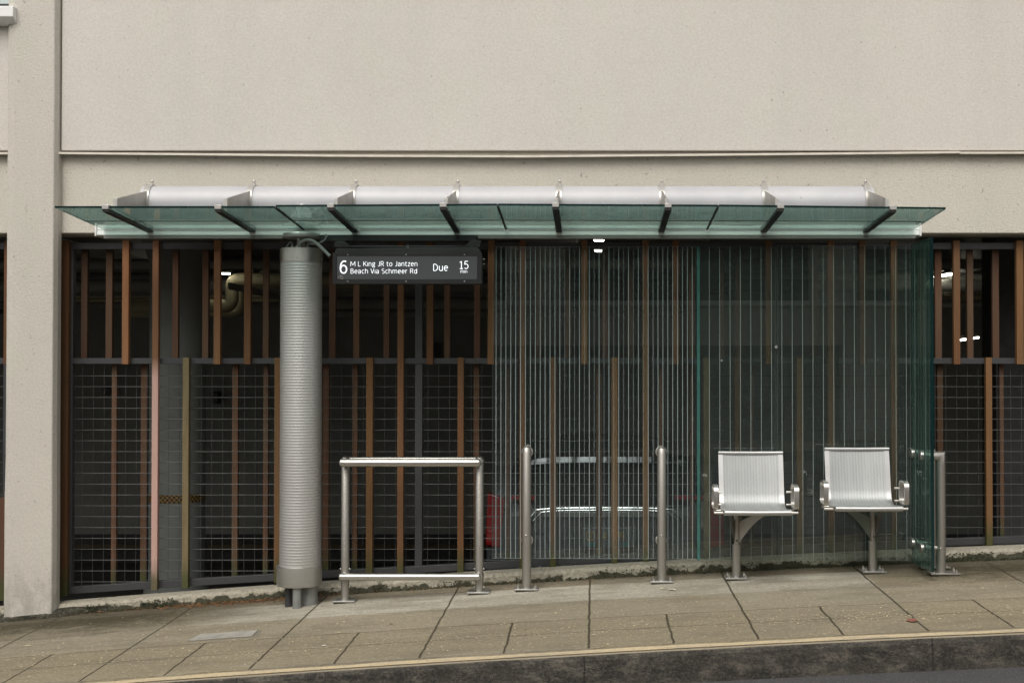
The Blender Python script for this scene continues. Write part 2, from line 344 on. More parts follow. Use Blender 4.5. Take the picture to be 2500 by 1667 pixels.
h = m.math('SUBTRACT', m.math('ADD', m.math('MULTIPLY', fine, .25), m.math('MULTIPLY', mid, .4)), m.math('MULTIPLY', ln, 1.6)); m.bump(h, .6, .006); M['pave'] = m.mat

m = N('stained kerb concrete'); w = m.world(); x, y, z = m.sep(w); a = m.noise(m.mapping(w, (1.5,1,5)), 2.2, 7, .75); b = m.noise(w, 60, 4, .7); st = m.noise(m.mapping(w, (3,1,9)), 2, 5, .65)
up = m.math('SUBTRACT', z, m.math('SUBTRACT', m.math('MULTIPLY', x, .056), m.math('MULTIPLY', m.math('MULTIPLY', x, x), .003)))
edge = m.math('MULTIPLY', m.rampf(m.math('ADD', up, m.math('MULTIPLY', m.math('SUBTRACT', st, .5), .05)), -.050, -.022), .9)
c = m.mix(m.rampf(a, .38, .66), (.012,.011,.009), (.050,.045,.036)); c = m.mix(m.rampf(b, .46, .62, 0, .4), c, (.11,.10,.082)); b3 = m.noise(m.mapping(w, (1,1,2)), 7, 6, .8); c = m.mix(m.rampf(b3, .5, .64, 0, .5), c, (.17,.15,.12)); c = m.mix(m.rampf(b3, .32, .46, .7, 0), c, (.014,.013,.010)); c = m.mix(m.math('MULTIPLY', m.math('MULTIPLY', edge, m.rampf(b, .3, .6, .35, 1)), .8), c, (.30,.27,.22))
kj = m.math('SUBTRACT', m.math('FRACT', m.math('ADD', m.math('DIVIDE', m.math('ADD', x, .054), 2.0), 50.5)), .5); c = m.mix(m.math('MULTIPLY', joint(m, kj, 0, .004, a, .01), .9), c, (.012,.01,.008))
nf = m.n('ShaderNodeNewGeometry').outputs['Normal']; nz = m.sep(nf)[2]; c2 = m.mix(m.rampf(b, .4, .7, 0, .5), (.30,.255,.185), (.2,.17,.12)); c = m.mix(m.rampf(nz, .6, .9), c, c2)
m.col(c); m.set(Roughness=.85); m.bump(m.math('ADD', b, a), .8, .012); M['kerb'] = m.mat
m = N('worn yellow kerb paint'); w = m.world(); a = m.noise(m.mapping(w, (3,12,12)), 3, 6, .75); b = m.noise(w, 50, 3, .6)
c = m.mix(m.rampf(a, .5, .68), (.56,.45,.28), (.42,.36,.27)); c = m.mix(m.rampf(b, .5, .62, 0, .6), c, (.32,.275,.20)); pz = m.noise(m.mapping(w, (1.3,5,5)), 2.1, 6, .8); c = m.mix(m.rampf(pz, .53, .63), c, (.36,.31,.23)); m.col(c); m.set(Roughness=.7); M['yellow'] = m.mat
m = N('asphalt'); w = m.world(); a = m.noise(w, 3, 4); v = m.n('ShaderNodeTexVoronoi'); v.inputs['Scale'].default_value = 120; m.l(w, v.inputs['Vector']); b = v.outputs['Distance']; nz = m.noise(w, 160, 2, .6)
c = m.mix(m.rampf(a, .3, .7), (.055,.054,.056), (.038,.037,.038)); c = m.mix(m.rampf(nz, .52, .68, 0, .7), c, (.20,.19,.19)); m.col(c); m.set(Roughness=.85); m.bump(nz, .8, .008); M['asphalt'] = m.mat
m = N('mossy plinth concrete'); w = m.world(); x, y, z = m.sep(w); a = m.noise(m.mapping(w, (1,1,1)), 7, 6, .7); b = m.noise(w, 40, 4, .65)
up = m.math('SUBTRACT', z, m.math('SUBTRACT', m.math('MULTIPLY', x, .056), m.math('MULTIPLY', m.math('MULTIPLY', x, x), .003)))
c = m.mix(m.rampf(b, .35, .7), (.40,.37,.30), (.24,.215,.165)); k = m.math('ADD', m.rampf(up, .005, .075, .34, -.16), m.math('MULTIPLY', m.math('ABSOLUTE', m.math('ADD', x, .4)), .030)); ms = m.rampf(m.math('ADD', m.math('MULTIPLY', m.math('SUBTRACT', a, .5), 1.5), m.math('SUBTRACT', k, .12)), -.03, .05)
c = m.mix(m.math('MULTIPLY', ms, .92), c, (.030,.031,.014)); c = m.mix(m.rampf(b, .64, .72, 0, .6), c, (.07,.055,.03)); m.col(c); m.set(Roughness=.92); m.bump(m.math('ADD', a, b), .9, .015); M['plinth'] = m.mat

m = N('black mossy concrete'); w = m.world(); a = m.noise(w, 12, 6, .75); b = m.noise(w, 45, 4, .7)
c = m.mix(m.rampf(a, .4, .62), (.020,.021,.010), (.075,.068,.050)); c = m.mix(m.rampf(b, .58, .68, 0, .7), c, (.26,.24,.19)); m.col(c); m.set(Roughness=.95); m.bump(m.math('ADD', a, b), 1, .02); M['plinthdark'] = m.mat
# interior
M['inwall'] = m_simple('unlit garage wall', (.21,.213,.195), .9, 0, .25, 2)
M['inlow'] = m_simple('black base band', (.03,.03,.03), .8)  # near-black band along the foot of the back wall
M['infloor'] = m_simple('oily garage floor', (.06,.058,.052), .6, 0, .3, 2)
M['inceil'] = m_simple('garage ceiling', (.17,.17,.155), .9, 0, .2, 1)
M['incol'] = m_simple('pale painted garage column', (.15,.158,.15), .8, 0, .18, 3, .2, 9)
m = N('yellow and black check tape'); w = m.coord(); x, y, z = m.sep(w); an = m.math('MULTIPLY', m.math('ARCTAN2', y, x), .235)
ck = m.math('MODULO', m.math('ADD', m.math('FLOOR', m.math('DIVIDE', m.math('ADD', an, 10), .0195)), m.math('FLOOR', m.math('DIVIDE', m.math('ADD', z, 10), .0195))), 2.0)
m.col(m.mix(ck, (.20,.13,.035), (.015,.006,.005))); m.set(Roughness=.5); M['check'] = m.mat
M['pipe'] = m_simple('cream pipe lagging', (.24,.215,.13), .6, 0, .2, 5)
M['conduit'] = m_simple('grey rubber conduit', (.16,.16,.155), .5)
M['flex'] = m_simple('dark ribbed flex hose', (.06,.06,.058), .4)
def m_emit(name, c, s):
    m = N(name); m.set(Emission_Color=(*c, 1), Emission_Strength=s); m.col((.8,.8,.8)); return m.mat
M['lamp'] = m_emit('fluorescent tube', (1, .95, .78), 12)
M['text'] = m_emit('white display pixels', (.92, .95, 1), .72)
m = N('dark display panel'); m.col((.045,.045,.050)); m.set(Roughness=.35, Emission_Color=(.5,.5,.52,1), Emission_Strength=.028); w = m.coord(); m.bump(m.noise(w, 300, 1), .05, .001); M['screen'] = m.mat
# car
M['carpaint'] = m_simple('dark metallic car paint', (.10,.108,.115), .3, .3, .1)
M['carglass'] = m_simple('tinted car glass', (.006,.008,.009), .05, 0, .1)
m = N('red tail lamp lens'); m.col((.20,.010,.009)); m.set(Roughness=.12, Coat_Weight=.6); M['tail'] = m.mat
M['reflector'] = m_simple('silver lamp reflector', (.75,.74,.74), .15, 1, .2)
M['chrome'] = m_simple('chrome', (.70,.71,.72), .16, 1, .05)
M['plate'] = m_simple('number plate enamel', (.10,.115,.115), .4, 0, .2, 12)
M['plategreen'] = m_simple('plate green band', (.04,.16,.14), .5)
M['platetext'] = m_simple('number plate ochre lettering', (.33,.23,.05), .5)
M['tyre'] = m_simple('tyre rubber', (.02,.02,.02), .85)
# opposite side
M['opp'] = m_stucco('opposite facade render', (.62,.60,.55), (.56,.54,.50), .2)
M['oppwin'] = m_simple('opposite dark window glass', (.02,.025,.03), .08)
M['oppdark'] = m_simple('opposite dark shopfront', (.03,.032,.034), .5)
M['sill'] = m_simple('white painted sill', (.74,.74,.73), .35, 0, .06)
M['paneglass'] = m_simple('reflective window pane', (.45,.50,.50), .12, .5, .1)
M['litter'] = m_simple('pale leaf fleck', (.74,.64,.42), .8, 0, .4, 30)
M['brownleaf'] = m_simple('brown needle litter', (.24,.12,.05), .9, 0, .5, 30)
M['redleaf'] = m_simple('fallen red leaf', (.26,.10,.07), .8, 0, .3, 30)
M['paper'] = m_simple('torn white paper', (.74,.71,.66), .8, 0, .1, 20)
M['cover'] = m_simple('worn pale cover plate', (.44,.42,.375), .6, .1, .35, 12, .3)
M['moss'] = m_simple('moss', (.040,.046,.018), .95, 0, .4, 20)

# ------------------------------------------------------------------ ground
b = grid(-24, 24, 192, 7.42, 9.70, 10, ground); b.build('pavement', M['pave'], kind='structure')
b = MB(); n = 160
for i in range(n):
    x0 = -16+32*i/n; x1 = -16+32*(i+1)/n
    for (ya, yb) in ((KERB_Y, 7.42),):
        prof = [(KERB_Y-.012, -KH-.25), (KERB_Y-.012, -KH), (KERB_Y-.002, -.03), (KERB_Y+.012, -.004), (KERB_Y+.03, .001), (7.42, .002)]
        for (p, q) in zip(prof, prof[1:]):
            g0, g1 = ground(x0, KERB_Y), ground(x1, KERB_Y)
            s0 = .018*(p[0]-KERB_Y) if p[0] > KERB_Y+.02 else 0; s1 = .018*(q[0]-KERB_Y) if q[0] > KERB_Y+.02 else 0
            j = lambda xx, zz: .004*math.sin(xx*7.3)+.003*math.sin(xx*19) if zz < -.001 and zz > -.1 else 0
            b.add([(x0, p[0]+j(x0,p[1]), g0+p[1]+s0), (x1, p[0]+j(x1,p[1]), g1+p[1]+s1), (x1, q[0]+j(x1,q[1]), g1+q[1]+s1), (x0, q[0]+j(x0,q[1]), g0+q[1]+s0)], [(0,1,2,3)], 1 if p[0] > KERB_Y+.02 else 0)
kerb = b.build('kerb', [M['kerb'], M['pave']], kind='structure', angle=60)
b = MB()
for i in range(n):
    x0 = -16+32*i/n; x1 = -16+32*(i+1)/n
    if abs(x0+.054) < .02: continue
    w0 = .105+.008*math.sin(x0*5)+.006*math.sin(x0*13.7); w1 = .105+.008*math.sin(x1*5)+.006*math.sin(x1*13.7)
    b.add([(x0, KERB_Y+.032, ground(x0, KERB_Y)+.006), (x1, KERB_Y+.032, ground(x1, KERB_Y)+.006), (x1, KERB_Y+w1, ground(x1, KERB_Y+w1)+.006), (x0, KERB_Y+w0, ground(x0, KERB_Y+w0)+.006)], [(0,1,2,3)])
b.build('kerb_paint', M['yellow'], kerb)
b = grid(-60, 60, 120, -4.1, KERB_Y-.005, 14, road); b.build('street', M['asphalt'], kind='structure')
b = grid(-60, 60, 60, -7.2, -4.1, 3, lambda x, y: ground(x, KERB_Y)-.02)
b.add([(-60,-4.1,zx(-60)-.02-.037),(60,-4.1,zx(60)-.057),(60,-4.1,zx(60)-.4),(-60,-4.1,zx(-60)-.4)], [(0,1,2,3)]); b.build('far_pavement', M['pave'], kind='structure')
b = grid(-150, 150, 30, -150, 150, 30, lambda x, y: zx(x)-1.6 if abs(x) < 20 else zx(20*(1 if x > 0 else -1))-1.6-.0*abs(x)); b.build('ground', M['asphalt'], kind='structure')

# ------------------------------------------------------------------ garage building
YW, YB, YF = 9.62, 9.665, 9.78
bl = thing('garage_building', 'grey beige stucco garage building with pillar and slatted openings behind the bus shelter', 'building', (0, YW, 0))
zt = Z(368, YW); pxr = X(146, YW); XR = 14; XL = -14
# upper wall right of pillar
b = MB(); b.box(pxr, XR, YW, 9.97, zt, 7.4); b.build('upper_wall', M['wall'], bl, bevel=.006)
xpl = X(27, YW)
b = MB(); zs = Z(58, YW)
b.box(XL, xpl-.004, YW, 9.97, zt, zs-.02); b.box(XL, xpl-.004, YW, 9.97, 5.6, 7.4); b.box(XL, X(-320, YW), YW, 9.97, zs-.02, 5.6); b.build('upper_wall', M['wall'], bl, bevel=.006)
# window at top left
wf = MB(); wf.box(X(-318,YW), xpl-.006, YW+.06, YW+.12, Z(14,YW)-.0, Z(14,YW)+.03); wf.box(X(-318,YW), X(-300,YW), YW+.06, YW+.12, Z(14,YW)+.03, 5.6); win = wf.build('window', M['dark'], bl)
wf = MB(); wf.box(X(-300,YW), xpl-.007, YW+.08, YW+.1, Z(14,YW)+.03, 5.6); wf.build('pane', M['paneglass'], win)
wf = MB(); z0 = Z(45, 9.5); wf.prism([(X(-330,YW), 9.49, z0+.01), (X(-330,YW), 9.49, z0+.09), (X(-330,YW), YW+.07, z0+.10), (X(-330,YW), YW+.07, z0-.03), (X(-330,YW), 9.55, z0-.03)], (X(28, 9.5)-X(-330,YW), 0, 0)); wf.build('sill', M['sill'], win, bevel=.004)
# recess behind upper wall / groove next to pillar, and lower band
b = MB(); zb = Z(570, YB); b.box(XL, XR, YB, 9.96, zb, zt-.001); 
b.box(X(128,9.66)-.03, pxr+.02, 9.655, YB+.02, zt+.101, 7.39)
b.build('lower_band', M['band'], bl, bevel=.008)
b = MB(); b.box(XL, XR, 9.97, 10.02, zb+.003, 7.4); b.build('wall_core', M['inwall'], bl)
# flashing strips, slightly sagging
def strip(pts):
    b = MB()
    for (a, c) in zip(pts, pts[1:]):
        p, q = P(a[0], a[1], 9.598), P(c[0], c[1], 9.598)
        b.hexa([(p.x,9.598,p.z-.009),(q.x,9.598,q.z-.009),(q.x,YB,q.z-.004),(p.x,YB,p.z-.004),(p.x,9.598,p.z+.007),(q.x,9.598,q.z+.007),(q.x,YB,q.z+.012),(p.x,YB,p.z+.012)])
    return b
strip([(141,373.5),(480,376.5),(830,380),(1290,381.5),(1700,378),(2060,374.5),(2343,371.5),(2346,373),(4400,370)]).build('flashing', M['trim'], bl)
strip([(-900,373),(28,374)]).build('flashing', M['trim'], bl)
# pillar
b = MB(); yp = 9.55
def pil(z): return [(X(31,yp)-.002, yp, z), (X(128,yp), yp, z), (X(143,YW)+.0, 9.60, z), (X(143,YW), 9.664, z), (X(128,9.7), 9.72, z), (X(24,9.7), 9.72, z), (X(25,YW)-.012, YW-.02, z), (X(25,YW)-.012, 9.575, z)]
zcuts = [-.62, 0, .6, .93, 1.8, zt-.04, zt-.02, 5, 7.4]; rings = []
for z in zcuts:
    off = .004 if z < .93 else 0
    rings.append([(x+off*(1 if x > -4.2 else -1), y-off, zz) for x, y, zz in pil(z)])
vv = [v for r in rings for v in r]; k = 8
b.add(vv, [(i*k+j, i*k+(j+1)%k, (i+1)*k+(j+1)%k, (i+1)*k+j) for i in range(len(zcuts)-1) for j in range(k)]+[tuple(range(k-1,-1,-1)), tuple(len(vv)-k+j for j in range(k))])
b.build('pillar', M['pillar'], bl, smooth=False, bevel=.008)
# plinth
b = MB(); nn = 150
for i in range(nn):
    x0 = -9+18*i/nn; x1 = -9+18*(i+1)/nn
    for xx in (x0,): pass
    def pr(x):
        g = ground(x, YW); w_ = .004*math.sin(x*9)+.003*math.sin(x*23+1)
        return [(YW-.006+w_, g-.06), (YW-.002+w_, g+.06), (YW+.012+w_, g+.080), (YW+.03, g+.085), (9.80, g+.085), (9.80, g-.6)]
    a, c = pr(x0), pr(x1)
    for q in range(5): b.add([(x0,*a[q]), (x1,*c[q]), (x1,*c[q+1]), (x0,*a[q+1])], [(0,1,2,3)])
b.build('plinth', M['plinth'], bl, angle=60)
b = MB(); nn = 60
def pn(x):
    k = min(1, max(0, (-3.72-x)/.5)); k = k*k*(3-2*k); g = ground(x, 9.53); w_ = .006*math.sin(x*11)+.004*math.sin(x*29); y0 = 9.53+.078*(1-k); h = .050+.018*math.sin(x*3.1)+.008*math.sin(x*17)
    return [(y0+w_, g-.06), (y0+.004+w_, g+h*.6), (y0+.02+w_, g+h*k+.05*(1-k)), (9.605, g+h*k+.014*k+.052*(1-k)), (9.63, g-.05)]
for i in range(nn):
    x0 = -9+5.3*i/nn; x1 = -9+5.3*(i+1)/nn; a, c = pn(x0), pn(x1)
    for q in range(4): b.add([(x0,*a[q]), (x1,*c[q]), (x1,*c[q+1]), (x0,*a[q+1])], [(0,1,2,3)])
b.build('plinth_nose', M['plinthdark'], bl, angle=60)
# interior
b = MB(); b.box(XL-6, XR+4, 9.81, 17.6, -1.2, -1.0); b.build('garage_floor', M['infloor'], bl)
b = MB(); b.box(XL-6, XR+4, 10.021, 17.6, 3.05, 3.25); b.build('garage_ceiling', M['inceil'], bl)
for bx_ in (-5.0, -.6, 3.9):
    b = MB(); b.box(bx_, bx_+.45, 10.03, 17.0, 2.72, 3.049); b.build('ceiling_beam', M['inceil'], bl)
b = MB(); b.box(XL-6, XR+4, 10.03, 10.35, 2.78, 3.048); b.build('ceiling_beam', M['inceil'], bl)
b = MB(); b.box(XL-6, XR+4, 17.0, 17.3, -.62, 3.048); b.box(XL-6.3, XL-6, 9.9, 17.3, -1, 3.05); b.box(XR+4, XR+4.3, 9.9, 17.3, -1, 3.05); b.build('garage_wall', M['inwall'], bl)
b = MB(); b.box(XL-6, XR+4, 16.99, 17.3, -.999, -.621); b.build('wall_base', M['inlow'], bl)
b = MB(); b.box(XL-6, X(500,16.98), 16.95, 16.985, Z(1342,16.95), Z(1329,16.95)); b.box(X(500,16.98)+.05, XR+4, 16.95, 16.985, Z(1342,16.95), Z(1329,16.95)); b.build('wall_stripe', m_simple('dull ochre stripe', (.07,.05,.022), .8), bl)
for px, py, w_, h_ in ((525,970,.10,.16),(262,955,.12,.1),(1060,860,.12,.25),(1750,700,.3,.2)):
    b = MB(); p = P(px, py, 16.9); b.box(p.x-w_/2, p.x+w_/2, 16.88, 16.989, p.z-h_/2, p.z+h_/2); b.build('junction_box', M['dark'], bl, bevel=.01)
for za, rr, yy in ((2.62,.05,12.2),(2.50,.07,13.6),(2.66,.09,15.0),(2.40,.04,15.6)):
    b = MB(); b.tube([(-12,yy,za),(9,yy,za)], rr, 14); b.build('service_run', M['inceil'], bl)
for xx in (-7.5,-3.2,.9,6.0):
    b = MB(); b.box(xx, xx+.02, 11.0, 16.5, 2.3, 2.36); b.box(xx-.05, xx+.3, 13.0, 13.05, 2.36, 3.049); b.build('cable_tray', M['inceil'], bl)
b = MB(); cxx = X(434, 10.85); b.lathe([(.27,-.999),(.27,-.2),(.232,-.19),(.232,2.5),(.30,2.72),(.30,2.779)], (cxx, 10.85), 40); ic = b.build('garage_column', M['incol'], bl)
b = MB(); z1, z0 = Z(1209,10.6), Z(1229,10.6); b.lathe([(.2345,z0),(.2345,z1)], (cxx,10.85), 40, caps=False); o = b.build('check_band', M['check'], ic, base=(cxx,10.85,0)); o.location = Vector((cxx,10.85,0))-BASE[ic.name]
b = MB(); cx2 = X(2470, 11.2); b.box(cx2-.14, cx2+.5, 11.2, 11.6, -.999, 3.049); b.build('garage_column', m_simple('dark garage column', (.035,.035,.033), .8), bl)

# pipes and lamps in the garage
def arc(p, c, q, n=6):
    p, c, q = Vector(p), Vector(c), Vector(q); return [(1-t)**2*p+2*t*(1-t)*c+t*t*q for t in [i/n for i in range(n+1)]]
DP = 13.0
def PP(px, py, D=DP): return tuple(P(px, py, D))
def pipe(name, label, pts, r, mat='pipe'):
    b = MB(); c = Vector(pts[0]); b.tube(pts, r, 16); o = b.build(name, M[mat], base=c); o['label'] = label; o['category'] = 'pipe'; o['group'] = 'pipes under the garage ceiling'; return o
pts = [PP(300,748)]+arc(PP(548,748), PP(566,748), PP(566,728))+arc(PP(566,702), PP(566,682), PP(590,682))+[PP(900,684)]
pipe('lagged_pipe', 'thick cream S-bend pipe lit from above, seen between slats left of the column', pts, .068)
pts = [PP(300,764,13.3)]+arc(PP(570,764,13.3), PP(588,764,13.3), PP(588,735,13.3))+arc(PP(588,715,13.3), PP(588,693,13.3), PP(610,693,13.3))+[PP(900,693,13.3)]
pipe('lagged_pipe', 'second cream pipe bending up just behind the thick S-bend pipe', pts, .05)
pipe('lagged_pipe', 'thin upper horizontal pipe behind the S-bend pipe', [PP(180,724,13.6), PP(690,724,13.6)], .014)
pipe('lagged_pipe', 'thin lower horizontal pipe behind the S-bend pipe', [PP(180,733,13.6), PP(690,733,13.6)], .02)
pipe('lagged_pipe', 'thin yellowish conduit run high in the garage at far right', [PP(2230,715), PP(2430,718)], .012)
pipe('lagged_pipe', 'yellowish pipe pair under the thin conduit at far right', [PP(2230,732), PP(2280,730), PP(2300,724), PP(2432,727)], .03)
pipe('lagged_pipe', 'lower dark pipe run crossing the garage behind the arrival sign', [PP(700,740,14), PP(1700,742,14)], .07, 'inwall')
pipe('lagged_pipe', 'upper dark pipe run crossing the garage behind the arrival sign', [PP(700,765,14.5), PP(1700,766,14.5)], .05, 'inwall')
for px in (617, 636, 641):
    b = MB(); b.tube([PP(px,660,13.6), PP(px,727,13.6)], .008 if px > 620 else .005, 8); o = b.build('pipe_hanger', M['pipe'], base=PP(px,727,13.6)); o['label'] = {617:'thin pipe hanger rod nearest the S-bend pipe', 636:'left rod of the close pair of pipe hangers', 641:'right rod of the close pair of pipe hangers'}[px]; o['category'] = 'rod'; o['group'] = 'pipe hangers in the garage'
def lamp(label, a, c, D0, D1, r=.03):
    t = thing('fluorescent_lamp', label, 'lamp', P(*a, D0), 'fluorescent lamps in the garage')
    b = MB(); b.tube([P(*a, D0), P(*c, D1)], r*.8, 10, dome=True); b.build('tube', M['lamp'], t)
    p, q = P(*a, D0), P(*c, D1); b = MB(); b.prism([p+Vector((-.03,0,r+.003)), p+Vector((.03,0,r+.003)), p+Vector((.03,0,r+.02)), p+Vector((-.03,0,r+.02))], q-p); b.build('housing', M['inceil'], t)
lamp('lit fluorescent lamp at the top of the S-bend pipe', (541,668), (560,668.5), 13.3, 12.6, .012)
lamp('lit lamp seen through the top of the pinstriped glass', (1455,608), (1471,608), 11.2, 11.2, .033)
lamp('lit lamp just above the top rail over the pinstriped glass', (1452,585), (1472,585), 11.2, 11.2, .02)
lamp('upper slanting lit lamp at far right of the garage', (2283,676), (2328,668), 13, 15, .018)
lamp('lower slanting lit lamp at far right of the garage', (2345,830), (2388,824), 14, 15, .014)

# parked car (rear)
DC = 10.55
car = thing('parked_car', 'dark large parked car in the garage seen from behind through the pinstriped glass', 'car', ((X(1477, DC)), DC, -1.0))
cxr = X(1477, DC)
def sec(y, w, ztop, wtop, zb, belt):
    hw = w/2; ht = wtop/2
    return [(-hw*.90,zb),(-hw*.985,zb+.12),(-hw,zb+.45),(-hw*.99,belt-.06),(-hw*.965,belt),(-ht*1.02,ztop-.16),(-ht*.90,ztop-.04),(-ht*.55,ztop),(0,ztop+.012),(ht*.55,ztop),(ht*.90,ztop-.04),(ht*1.02,ztop-.16),(hw*.965,belt),(hw*.99,belt-.06),(hw,zb+.45),(hw*.985,zb+.12),(hw*.90,zb)], y
secs = [sec(DC+.03,1.86,.10,1.80,-.72,.06), sec(DC,1.98,.40,1.86,-.72,.36), sec(DC+.06,2.0,.47,1.86,-.72,.46), sec(DC+.20,2.01,.875,1.60,-.72,.47), sec(DC+.42,2.01,.89,1.56,-.72,.47), sec(DC+2.8,2.01,.91,1.58,-.72,.46), sec(DC+3.5,2.0,.62,1.5,-.72,.45), sec(DC+4.0,2.0,.43,1.6,-.72,.40), sec(DC+4.9,1.9,.30,1.6,-.70,.25), sec(DC+5.1,1.8,.0,1.6,-.6,-.05)]
b = MB(); vv = []
for s_, y in secs: vv += [(cxr+x, y, z) for x, z in s_]
k = len(secs[0][0])
b.add(vv, [(i*k+j, i*k+j+1, (i+1)*k+j+1, (i+1)*k+j) for i in range(len(secs)-1) for j in range(k-1)]+[tuple(range(k)), tuple(range(len(vv)-1, len(vv)-k-1, -1))])
b.build('body', M['carpaint'], car, angle=30)
def cq(pts, th=.02): return [Vector((cxr+x, y, z)) for x, y, z in pts]
b = MB(); NX = 16; vv = []      # curved rear window
for j in range(7):
    t = j/6; z = .44+t*.37; y0 = DC+.015+t*.030
    hw = .86-.09*t
    for i in range(NX+1):
        u = -1+2*i/NX; vv.append((cxr+u*hw, y0+.09*u*u-.015, z))
b.add(vv, [(j*(NX+1)+i, j*(NX+1)+i+1, (j+1)*(NX+1)+i+1, (j+1)*(NX+1)+i) for j in range(6) for i in range(NX)]); b.build('rear_window', M['carglass'], car)
b = MB(); vv = []
for i in range(NX+1):
    u = -1+2*i/NX; hw = .78; q4 = u**4; vv += [(cxr+u*hw, DC+.020+.10*u*u, .818-.05*q4), (cxr+u*hw, DC+.035+.10*u*u, .868-.07*q4), (cxr+u*hw, DC+.30, .90-.07*q4)]
b.add(vv, [(i*3+j, (i+1)*3+j, (i+1)*3+j+1, i*3+j+1) for i in range(NX) for j in range(2)]); b.build('sky_glint_edge', m_simple('glossy grey roof edge', (.20,.21,.22), .08, 1, .05), car, smooth=False)  # roof edge shaped and mirrored to catch the sky as a bright strip
for sgn in (-1, 1):
    xa = cxr+sgn*1.0; b = MB(); w_ = .165
    b.prism([(xa, DC-.012, Z(1330,DC)), (xa-sgn*w_*.75, DC-.03, Z(1336,DC)), (xa-sgn*w_, DC-.03, Z(1215,DC)), (xa-sgn*.02, DC-.012, Z(1203,DC))], (0, .16, 0)); tl = b.build('tail_light', M['tail'], car, bevel=.01)
    b = MB(); b.box(xa-sgn*w_*1.0, xa-sgn*(w_+.035), DC-.024, DC+.02, Z(1310,DC), Z(1226,DC)); b.build('reflector', M['reflector'], tl)
    b = MB(); b.box(xa-sgn*(w_+.01), xa-sgn*(w_+.25), DC-.016, DC+.02, Z(1219,DC), Z(1209,DC)); b.build('red_reflection_strip', M['tail'], tl)  # red reflection beside the lamp, built as a lens-coloured strip
# chrome trim above the plate: a bar with drooping ends
for (ya, yb, in_) in ((1238,1241,0), (1243.5,1246,.01)):
    b = MB(); pts = []
    for i in range(25):
        u = -1+2*i/24; pts.append((cxr+u*(.57-in_*4), DC-.035, Z(ya+5*u*u*u*u, DC)))
    pts = [(pts[0][0]-.07, DC-.03, Z(1268+in_*200,DC))]+pts+[(pts[-1][0]+.07, DC-.03, Z(1268+in_*200,DC))]
    b.tube(pts, .0075 if in_ == 0 else .005, 8); b.build('chrome_trim', M['chrome'], car)
b = MB(); b.box(cxr-.53, cxr+.53, DC-.028, DC+.01, Z(1262,DC), Z(1247,DC)); b.build('trim_panel', M['reflector'] if False else m_simple('satin grey trim', (.30,.32,.32), .25, .7), car, bevel=.006)
b = MB(); x0, x1 = X(1421,DC), X(1552,DC); b.box(x0, x1, DC-.03, DC+.01, Z(1334,DC), Z(1288,DC)); pl = b.build('number_plate', M['plate'], car, bevel=.004)
b = MB(); b.box(x0+.05, x0+.12, DC-.033, DC-.02, Z(1331,DC), Z(1323,DC)); b.build('sticker', M['plategreen'], pl); b = MB(); b.box(x1-.12, x1-.06, DC-.033, DC-.02, Z(1331,DC), Z(1323,DC)); b.build('sticker', M['plategreen'], pl)
b = MB(); b.box(cxr-.93, cxr+.93, DC-.10, DC+.08, -.74, -.28); b.build('bumper', M['carpaint'], car, bevel=.05)
for sx in (-1, 1):
    for yy in (DC+.95, DC+4.1):
        b = MB(); b.tube([(cxr+sx*.78, yy, -.60), (cxr+sx*1.0, yy, -.60)], .395, 28); wh = b.build('wheel', M['tyre'], car)
        b = MB(); b.tube([(cxr+sx*.98, yy, -.60), (cxr+sx*1.006, yy, -.60)], .26, 20); b.build('rim', M['steel'], wh)

